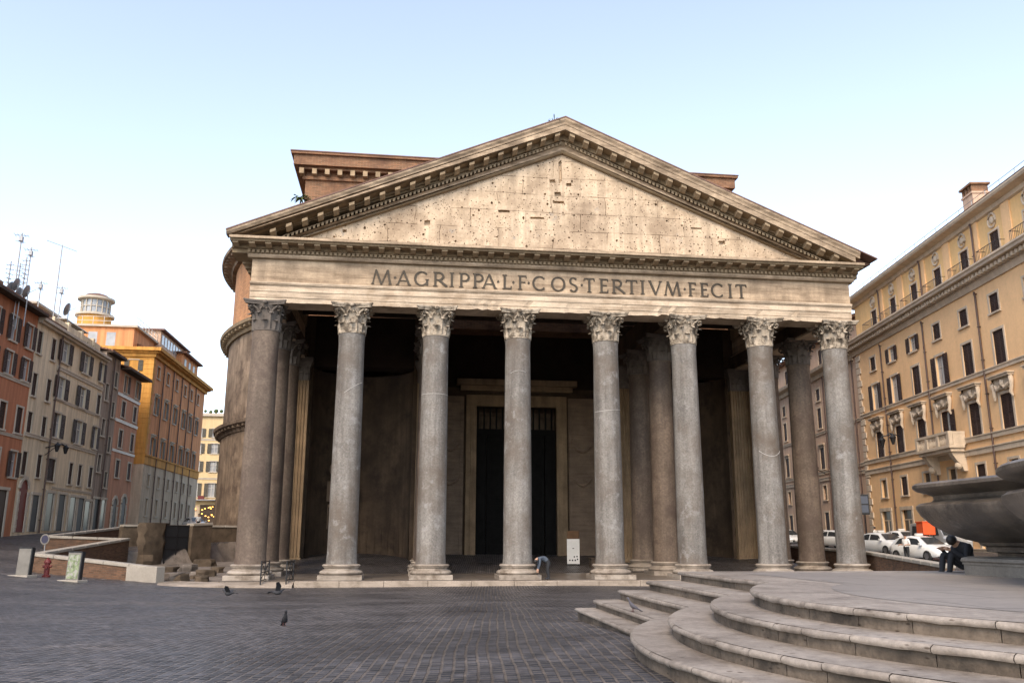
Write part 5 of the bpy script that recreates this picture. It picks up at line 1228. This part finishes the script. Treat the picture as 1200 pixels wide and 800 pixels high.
# ------------------------------------------------------------------ vehicles
def make_car(label, group=None, taxi=True, m='white'):
    o = thing('taxi' if taxi else 'parked_car', label, 'taxi' if taxi else 'car', (0,0,0), 0, group)
    st = [(-2.15,.62,.45,.72),(-2.08,.74,.32,.9),(-1.7,.82,.24,.98),(-1.0,.86,.2,.98),(0,.87,.2,.95),(.9,.87,.2,.94),(1.5,.85,.22,.88),(1.95,.78,.26,.76),(2.12,.66,.32,.64),(2.18,.5,.4,.56)]
    rings = []
    for x, w_, z0, z1 in st:
        zm = z0+(z1-z0)*.55
        rings.append([(x,-w_*.9,z0),(x,-w_,z0+.12),(x,-w_*1.0,zm),(x,-w_*.96,z1-.07),(x,-w_*.86,z1),(x,-w_*.4,z1+.03),(x,w_*.4,z1+.03),(x,w_*.86,z1),(x,w_*.96,z1-.07),(x,w_,zm),(x,w_,z0+.12),(x,w_*.9,z0)])
    b = MB(); b.loft(rings)
    cab = [(-2.0,.70,.93,.62,.93),(-1.55,.78,.95,.62,1.32),(-.9,.80,.95,.60,1.46),(-.2,.80,.95,.60,1.47),(.45,.80,.94,.58,1.38),(1.25,.76,.90,.64,.93)]
    rr = []
    for x, wb, zb, wt, zt in cab: rr.append([(x,-wb,zb-.05),(x,-wt,zt-.04),(x,-wt*.8,zt),(x,wt*.8,zt),(x,wt,zt-.04),(x,wb,zb-.05)])
    b.loft(rr); b.build('body', M[m], o, smooth=50)
    def P(x, s, f, out=.012):        # point on the cabin side
        for i in range(len(cab)-1):
            if cab[i][0] <= x <= cab[i+1][0]:
                t = (x-cab[i][0])/(cab[i+1][0]-cab[i][0]); c = [cab[i][j]+(cab[i+1][j]-cab[i][j])*t for j in range(5)]
                return (x, s*(c[1]+(c[3]-c[1])*f+out), c[2]-.05+(c[4]-.04-c[2]+.05)*f)
    for s in (-1, 1):
        b = MB(); 
        for x0, x1, x2, x3 in ((-1.5,-.55,-.55,-1.2),(-.45,.85,.35,-.45)):
            b.loft([[P(x0+(x1-x0)*t, s, .14) for t in (0,.5,1)], [P(x3+(x2-x3)*t, s, .86) for t in (0,.5,1)]], closed=False)
        b.build('side_window', M['glass'], o)
    b = MB(); b.add([(1.20,-.66,.985),(1.20,.66,.985),(.52,.53,1.385),(.52,-.53,1.385)], [(0,1,2,3)]); b.build('windscreen', M['glass'], o)
    b = MB(); b.add([(-1.97,-.62,.975),(-1.97,.62,.975),(-1.56,.54,1.325),(-1.56,-.54,1.325)], [(0,1,2,3)]); b.build('rear_window', M['glass'], o)
    for x in (-1.32, 1.33):
        for s in (-1, 1):
            wv = link('wheel', None, o, (x, s*.80, .31)); b = MB(); b.lathe([(.19,-.1),(.3,-.1),(.315,-.06),(.315,.06),(.3,.1),(.19,.1)], 20, caps=False); t_ = b.build('tyre', M['rubber'], wv, smooth=40); t_.rotation_euler.x = R(90)
            b = MB(); b.lathe([(.02,.06),(.19,.085),(.19,-.085),(.02,-.06)], 16); t_ = b.build('rim', M['rim'], wv); t_.rotation_euler.x = R(90)
    for s in (-1, 1):
        b = MB(); b.obox((1.72, s*.5-.0, .62), (.38, s*.0, -.03), (-.1, s*.26, .0), (-.16, 0, .15)); b.build('headlight', M['lamp'], o, bevel=.02)
        b = MB(); b.box(.85, 1.02, s*.93-.1, s*.93+.1, .93, 1.07); b.build('wing_mirror', M[m], o, bevel=.03)
    b = MB(); b.box(2.12, 2.2, -.45, .45, .36, .5); b.build('grille', M['rubber'], o)
    b = MB(); b.box(2.195, 2.21, -.26, .26, .42, .53); b.build('number_plate', M['board'], o)
    if taxi: b = MB(); b.box(-.32, -.12, -.24, .24, 1.475, 1.62); b.build('roof_sign', M['board'], o, bevel=.03)
    return o
TG = 'white taxis waiting by the trench wall'
proto = make_car('white taxi nearest the fountain, a person in a white shirt at its open side', TG)
def put(o, px, d_, yaw, label=None, sc=1):
    p = at(px, 640, d_); o.location = (p.x, p.y, gz(p.x, p.y)+.0); o.rotation_euler.z = R(yaw); o.scale = (sc,)*3
    if label: o['label'] = label
    return o
fac = math.degrees(math.atan2(-.989, -.146))
put(proto, 1081, 59, fac+16)
put(copy_tree(proto), 1036, 66, fac+14, 'white taxi half hidden by the last granite column, a man in white standing behind it')
put(copy_tree(proto), 1060, 74, fac+8, 'small white taxi farthest back, its roof seen beside the orange box')
c2 = make_car('white car glimpsed between the last two front columns, far down the street', 'cars parked behind the temple', False)
put(c2, 922, 85, fac+10)
put(copy_tree(c2), 966, 82, fac+5, 'pale car glimpsed just left of the last front column, second of the parked row')
put(copy_tree(c2), 984, 78, fac+20, 'white car mostly hidden behind the last front column')
c3 = make_car('pale car passing at the far end of the left street, beyond the trench', None, False, 'silver'); p = at(228, 611, 104); c3.location = (p.x, p.y, gz(p.x, p.y)); c3.rotation_euler.z = R(-60)
# van
v = thing('delivery_van', 'pale grey van parked behind the nearest taxi, under the fountain rim', 'van')
b = MB(); rings = []
for x, z1, w_ in ((-2.4,1.9,.86),(-2.35,2.05,.93),(0,2.1,.95),(1.0,2.08,.95),(1.35,1.95,.94),(1.95,1.15,.92),(2.45,.95,.85),(2.5,.6,.8)):
    rings.append([(x,-w_,.3),(x,-w_,min(1.1,z1*.9)),(x,-w_*.9,z1-.05),(x,-w_*.8,z1),(x,w_*.8,z1),(x,w_*.9,z1-.05),(x,w_,min(1.1,z1*.9)),(x,w_,.3)])
b.loft(rings); b.build('body', M['silver'], v, smooth=40)
b = MB(); b.add([(1.42,-.74,1.9),(1.42,.74,1.9),(1.96,.82,1.2),(1.96,-.82,1.2)], [(0,1,2,3)]); b.build('windscreen', M['glass'], v)
for s in (-1, 1):
    b = MB(); b.add([(.5,s*.965,1.2),(1.6,s*.955,1.2),(1.3,s*.9,1.8),(.5,s*.89,1.85)], [(0,1,2,3)]); b.add([(-2.0,s*.965,1.2),(.3,s*.965,1.2),(.3,s*.885,1.85),(-2.0,s*.88,1.85)], [(0,1,2,3)]); b.build('side_window', M['glass'], v)
    b = MB(); b.box(2.3, 2.47, s*.62-.15, s*.62+.15, .75, .92); b.build('headlight', M['lamp'], v, bevel=.02)
    for x in (-1.5, 1.55):
        wv = link('wheel', None, v, (x, s*.86, .34)); b = MB(); b.lathe([(.2,-.1),(.33,-.1),(.34,0),(.33,.1),(.2,.1)], 18, caps=False); b.build('tyre', M['rubber'], wv).rotation_euler.x = R(90); b = MB(); b.lathe([(.02,.06),(.2,.08),(.2,-.08),(.02,-.06)], 14); b.build('rim', M['rim'], wv).rotation_euler.x = R(90)
put(v, 1103, 68, fac+4)
o = thing('storage_box', 'bright orange box standing behind the nearest taxi', 'box'); b = MB(); b.box(-.5, .5, -.4, .4, 1.3, 2.1); b.build('box', M['orange'], o, bevel=.03); b = MB(); b.box(-.54, .54, -.44, .44, 2.102, 2.17); b.build('lid', M['orange'], o, bevel=.02)
b = MB(); [b.box(x-.03, x+.03, y-.03, y+.03, -.05, 1.3) for x in (-.4, .4) for y in (-.3, .3)]; b.build('stand', M['iron'], o); put(o, 1087, 64.5, fac)
o = thing('street_sign', 'dark framed sign on a post beside the last granite column', 'sign'); b = MB(); b.tube([(0,0,0),(0,0,4.2)], .05, 6); b.build('post', M['iron'], o); b = MB(); b.box(-.35, .35, -.08, .08, 2.7, 4.2); b.build('panel', M['iron'], o, bevel=.02); b = MB(); b.box(-.27, .27, -.09, -.081, 3.5, 4.05); b.box(-.27, .27, -.09, -.081, 2.85, 3.4); b.build('face', plain('blue_grey_face', (.06,.07,.1), .4), o); put(o, 1017, 70, -25)

# ------------------------------------------------------------------ people
def figure(label, J, zones, bones=None, hair=True):
    """J: joint -> (x, y, z, radius); one skinned body, clothes by the nearest bone"""
    o0 = dict(J); names = list(o0); E = [('pelvis','chest'),('chest','neck'),('neck','head')]
    for s in 'LR': E += [('pelvis','hip'+s),('hip'+s,'knee'+s),('knee'+s,'ankle'+s),('ankle'+s,'toe'+s),('chest','sh'+s),('sh'+s,'el'+s),('el'+s,'wr'+s),('wr'+s,'palm'+s)]
    for s in 'LR':
        pl_ = Vector(o0['palm'+s][:3]); wr = Vector(o0['wr'+s][:3]); d = (pl_-wr).normalized(); sd_ = d.cross(Vector((.3,.5,.8))).normalized(); dn = d.cross(sd_)
        for k, (off, ln) in enumerate(((-.033,.075),(-.011,.088),(.011,.082),(.033,.062))):
            n1, n2 = 'f%d%s' % (k, s), 'g%d%s' % (k, s); o0[n1] = (*(pl_+sd_*off+d*.045), .009); o0[n2] = (*(pl_+sd_*off*1.1+d*(.045+ln*.6)+dn*.02), .008); E += [('palm'+s, n1), (n1, n2)]
        n1 = 'th'+s; o0[n1] = (*(wr+(pl_-wr)*.6-sd_*.06+dn*.02), .01); E.append(('palm'+s, n1))
    hd = Vector(o0['head'][:3]); nk = Vector(o0['neck'][:3]); 
    names = list(o0); idx = {n: i for i, n in enumerate(names)}
    me = bpy.data.meshes.new('body'); me.from_pydata([o0[n][:3] for n in names], [(idx[a], idx[c]) for a, c in E], [])
    tmp = bpy.data.objects.new('tmp', me); COL.objects.link(tmp)
    tmp.modifiers.new('skin', 'SKIN'); sub = tmp.modifiers.new('sub', 'SUBSURF'); sub.levels = 2; sub.render_levels = 2
    if not me.skin_vertices: 
        bm = bmesh.new(); bm.from_mesh(me); bm.verts.layers.skin.verify(); bm.to_mesh(me); bm.free()
    for i, n in enumerate(names): me.skin_vertices[0].data[i].radius = (o0[n][3],)*2; me.skin_vertices[0].data[i].use_root = (n == 'pelvis')
    dg = bpy.context.evaluated_depsgraph_get(); dg.update(); m2 = bpy.data.meshes.new_from_object(tmp.evaluated_get(dg)); bpy.data.objects.remove(tmp)
    keys = list(dict.fromkeys(k_ for k_ in zones.values() if isinstance(k_, str))); m2.materials.clear()
    for k in keys: m2.materials.append(M[k])
    segs = [(Vector(o0[a][:3]), Vector(o0[c][:3]), a, c) for a, c in E]
    def zone(p):
        best, bn = 1e9, None
        for a, c, an, cn in segs:
            ab = c-a; t = max(0, min(1, (p-a).dot(ab)/max(ab.length_squared, 1e-9))); d = (p-a-ab*t).length - (o0[an][3]+(o0[cn][3]-o0[an][3])*t)
            if d < best: best, bn = d, (an, cn, t)
        an, cn, t = bn
        if cn == 'head' : return zones['head']
        if an == 'chest' and cn == 'neck': return zones['torso'] if t < .75 else zones['head']
        if cn.startswith(('palm','f','g','th')): return zones['hand']
        if cn.startswith('wr'): return zones['arm']
        if cn.startswith('el') or cn.startswith('sh'): return zones['torso']
        if cn.startswith(('hip','knee','ankle')): return zones['leg']
        if cn.startswith('toe'): return zones['shoe']
        return zones['torso'] if t > .25 else zones['leg']
    for p in m2.polygons: p.material_index = keys.index(zone(p.center))
    m2.shade_smooth()
    base = (o0['pelvis'][0], o0['pelvis'][1], min(v[2] for v in o0.values())-.03)
    o = thing('person', label, 'person', base); bd = link('body', m2, o); bd.location = -Vector(base)
    up = (hd-nk).normalized(); b = MB(); b.ball(tuple(hd+up*.03-Vector(zones.get('face', (0,0,0)))*.045), .1, 12, (1,1,1.02)); hm = b.build('hair', M['hair'], o, smooth=60); hm.location = -Vector(base)
    return o
ZW = dict(head='skin', torso='c_white', arm='skin', hand='skin', leg='c_dark', shoe='c_black')
def standing(px, d_, yaw, label, zones, lift=0, armbend=.3):
    p = at(px, 640, d_); z = gz(p.x, p.y)+lift; c, s = math.cos(R(yaw)), math.sin(R(yaw))
    def W(x, y, zz, r): return (p.x+c*x-s*y, p.y+s*x+c*y, z+zz, r)     # faces local +x
    J = dict(pelvis=W(0,0,.95,.15), chest=W(.02,0,1.32,.155), neck=W(.02,0,1.5,.06), head=W(.05,0,1.66,.1))
    for t, q in (('L',1),('R',-1)):
        J.update({'hip'+t: W(0,.1*q,.88,.1), 'knee'+t: W(.03,.1*q,.48,.065), 'ankle'+t: W(-.02,.1*q,.09,.045), 'toe'+t: W(.14,.12*q,.04,.04), 'sh'+t: W(.0,.19*q,1.42,.07), 'el'+t: W(-.03,.25*q,1.13,.048), 'wr'+t: W(armbend*.6,.22*q,.95+armbend*.4,.034), 'palm'+t: W(armbend*.75,.22*q,.88+armbend*.45,.036)})
    zz = dict(zones); zz['face'] = (c, s, 0); return figure(label, J, zz)
standing(1062, 57.4, 200, 'person in a white shirt standing at the side of the nearest taxi', ZW, 0, .5)
standing(1027, 82, 120, 'person in a white shirt standing behind the taxi by the last column', ZW, 0, .1)
standing(230, 97, -60, 'person in a pale shirt at the far end of the left street', ZW, 0, .1)
# person bending over at the foot of the fourth column
bx = at(640, 676, 44.4); X0, Y0 = bx.x, bx.y
def W(x, y, z, r): return (X0+x, Y0+y, z, r)
J = dict(pelvis=W(.12,0,.92,.16), chest=W(-.30,-.05,1.10,.16), neck=W(-.47,-.08,1.02,.06), head=W(-.58,-.1,.90,.1))
for t, q in (('L',1),('R',-1)):
    J.update({'hip'+t: W(.12,.1*q,.84,.11), 'knee'+t: W(.06,.13*q,.48,.07), 'ankle'+t: W(.14,.14*q,.09,.048), 'toe'+t: W(-.04,.16*q,.045,.042), 'sh'+t: W(-.34,.19*q-.05,1.05,.07), 'el'+t: W(-.36,.23*q-.05,.76,.05), 'wr'+t: W(-.42,.14*q-.07,.52,.035), 'palm'+t: W(-.44,.11*q-.08,.44,.037)})
figure('person in grey-blue top and dark trousers bending over beside the fourth column base', J, dict(head='skin', torso='c_blue', arm='c_blue', hand='skin', leg='c_dark', shoe='c_black', face=(-1,0,-.5)))
# person sitting against the fountain base
X0, Y0, Z0 = 2.5, -29.2, 1.40
def W(x, y, z, r): return (X0+x, Y0+y, Z0+z, r)
J = dict(pelvis=W(.0,0,.16,.16), chest=W(-.12,-.05,.44,.16), neck=W(-.24,-.05,.55,.06), head=W(-.36,-.05,.60,.1))
for t, q in (('L',1),('R',-1)):
    J.update({'hip'+t: W(-.08,.1*q,.16,.11), 'knee'+t: W(-.42,.13*q+.02,.36,.075), 'ankle'+t: W(-.5,.12*q,-.0,.05), 'toe'+t: W(-.66,.12*q,-.05,.045), 'sh'+t: W(-.14,.2*q-.04,.5,.075), 'el'+t: W(-.26,.27*q-.04,.28,.05), 'wr'+t: W(-.44,.13*q,.44,.036), 'palm'+t: W(-.51,.09*q,.46,.038)})
figure('person in black clothes sitting with knees drawn up against the fountain base', J, dict(head='skin', torso='c_black', arm='c_black', hand='skin', leg='c_black', shoe='c_dark', face=(-1,0,-.2)))

# information board in the porch
p = at(672, 662, 58.2); o = thing('information_board', 'white information board with small dark symbols standing in the porch right of the door', 'sign', (p.x, p.y, 0), R(-4))
b = MB(); b.box(-.42, .42, -.04, .04, .38, 1.98); b.build('panel', M['board'], o, bevel=.01)
b = MB(); b.box(-.4, .4, -.05, .05, 2.0, 2.5); b.build('header', mat('wood_header', (.11,.06,.03), .2, 4), o, bevel=.02)
b = MB(); b.box(-.5, .5, -.25, .25, 0, .08); b.box(-.38, -.3, -.04, .04, .08, .38); b.box(.3, .38, -.04, .04, .08, .38); b.build('stand', M['iron'], o)
b = MB()
for i, (x, z) in enumerate(((-.24,.62),(-.06,.62),(.12,.62),(.06,.84),(.24,.86),(.27,.68))): b.prism([(x+.055*math.cos(t*.785), z+.055*math.sin(t*.785)) for t in range(8)], -.046, -.041, 'y')
b.box(-.06, .06, -.045, -.041, 1.35, 1.4); b.build('symbols', M['iron'], o)
p = at(716, 664, 57.0); o = thing('dark_box', 'low dark box on the porch floor behind the fifth column, right of the white board', 'box', (p.x-.75, p.y, 0)); b = MB(); b.box(-.6, .45, -.35, .35, .02, .75); b.box(-.65, .5, -.4, .4, .75, .82); b.build('body', M['timber'], o, bevel=.02)

# ------------------------------------------------------------------ pigeons
def pigeon(label, p, yaw, fly=False, m='pigeon', s=1.0, bank=0):
    o = thing('pigeon', label, 'bird', p, R(yaw)); rings = []
    prof = [(-.17,.012,.02),(-.11,.03,.02),(-.03,.058,.0),(.05,.062,-.0),(.1,.048,.02),(.13,.032,.055),(.15,.03,.085),(.175,.028,.1),(.195,.012,.098)]
    tilt = .0 if fly else .55
    for x, r_, z in prof:
        zz = z+x*tilt*(0 if fly else 1); rings.append([(x*(.85 if not fly else 1), r_*math.cos(t*.628), zz+r_*1.05*math.sin(t*.628)) for t in range(10)])
    b = MB(); b.loft(rings); b.tube([(rings[-1][0][0]-.01,0,rings[-1][0][2]),(rings[-1][0][0]+.03,0,rings[-1][0][2]-.012)], [.009,.003], 5)
    z_t = -.17*tilt; b.loft([[(-.13,-.03,z_t+.03),(-.13,.03,z_t+.03),(-.13,.03,z_t+.045),(-.13,-.03,z_t+.045)],[(-.27,-.05,z_t-.05*(not fly)),(-.27,.05,z_t-.05*(not fly)),(-.27,.05,z_t+.01-.05*(not fly)),(-.27,-.05,z_t+.01-.05*(not fly))]])
    bd = b.build('body', M[m], o, smooth=60); bd.location.z = 0 if fly else .13
    for q in (-1, 1):
        b = MB()
        if fly: b.loft([[(.07,q*.04,.03),(-.06,q*.04,.03),(-.06,q*.04,.04),(.07,q*.04,.045)],[(.09,q*.18,.12),(-.06,q*.18,.11),(-.06,q*.18,.115),(.09,q*.18,.13)],[(-.0,q*.36,.16),(-.08,q*.34,.15),(-.08,q*.34,.153),(-.0,q*.36,.165)]])
        else: b.loft([[(.07,q*.05,.05),(.03,q*.066,-.02),(.02,q*.06,-.03)],[(-.05,q*.058,.01),(-.06,q*.068,-.05),(-.07,q*.05,-.07)],[(-.2,q*.02,-.09),(-.2,q*.025,-.1),(-.2,q*.015,-.105)]])
        w_ = b.build('wing', M[m], o, smooth=60); w_.location.z = 0 if fly else .13
        if not fly: b = MB(); b.tube([(.0,q*.025,.1),(.01,q*.025,.012)], .007, 5); b.tube([(-.02,q*.025,.006),(.045,q*.025,.006)], .006, 4); b.build('leg', M['pigeon_foot'], o)
    o.scale = (s,)*3; o.rotation_euler.x = R(bank); return o
def onground(px, py):
    r_ = ray(px, py); lo, hi = 2, 90
    for _ in range(60):
        m_ = (lo+hi)/2; q = Vector(CAM)+r_*m_
        if q.z > gz(q.x, q.y): lo = m_
        else: hi = m_
    return Vector(CAM)+r_*lo
q = onground(333, 733); pigeon('dark pigeon standing upright on the cobbles before the temple', q, -75, s=.85)
q = at(268, 695, 26); pigeon('dark pigeon flying low over the cobbles before the corner column', q, 170, True, s=.95, bank=12)
q = at(325, 694, 25); pigeon('dark pigeon with raised wings landing near the iron rails', q, 15, True, s=.95, bank=-28)
r_ = ray(742, 716); t_ = (.92-CAM[2])/r_.z; q = Vector(CAM)+r_*t_; pigeon('grey pigeon leaning forward on the second straight fountain step', q, 200, m='pigeon_grey', s=.62)
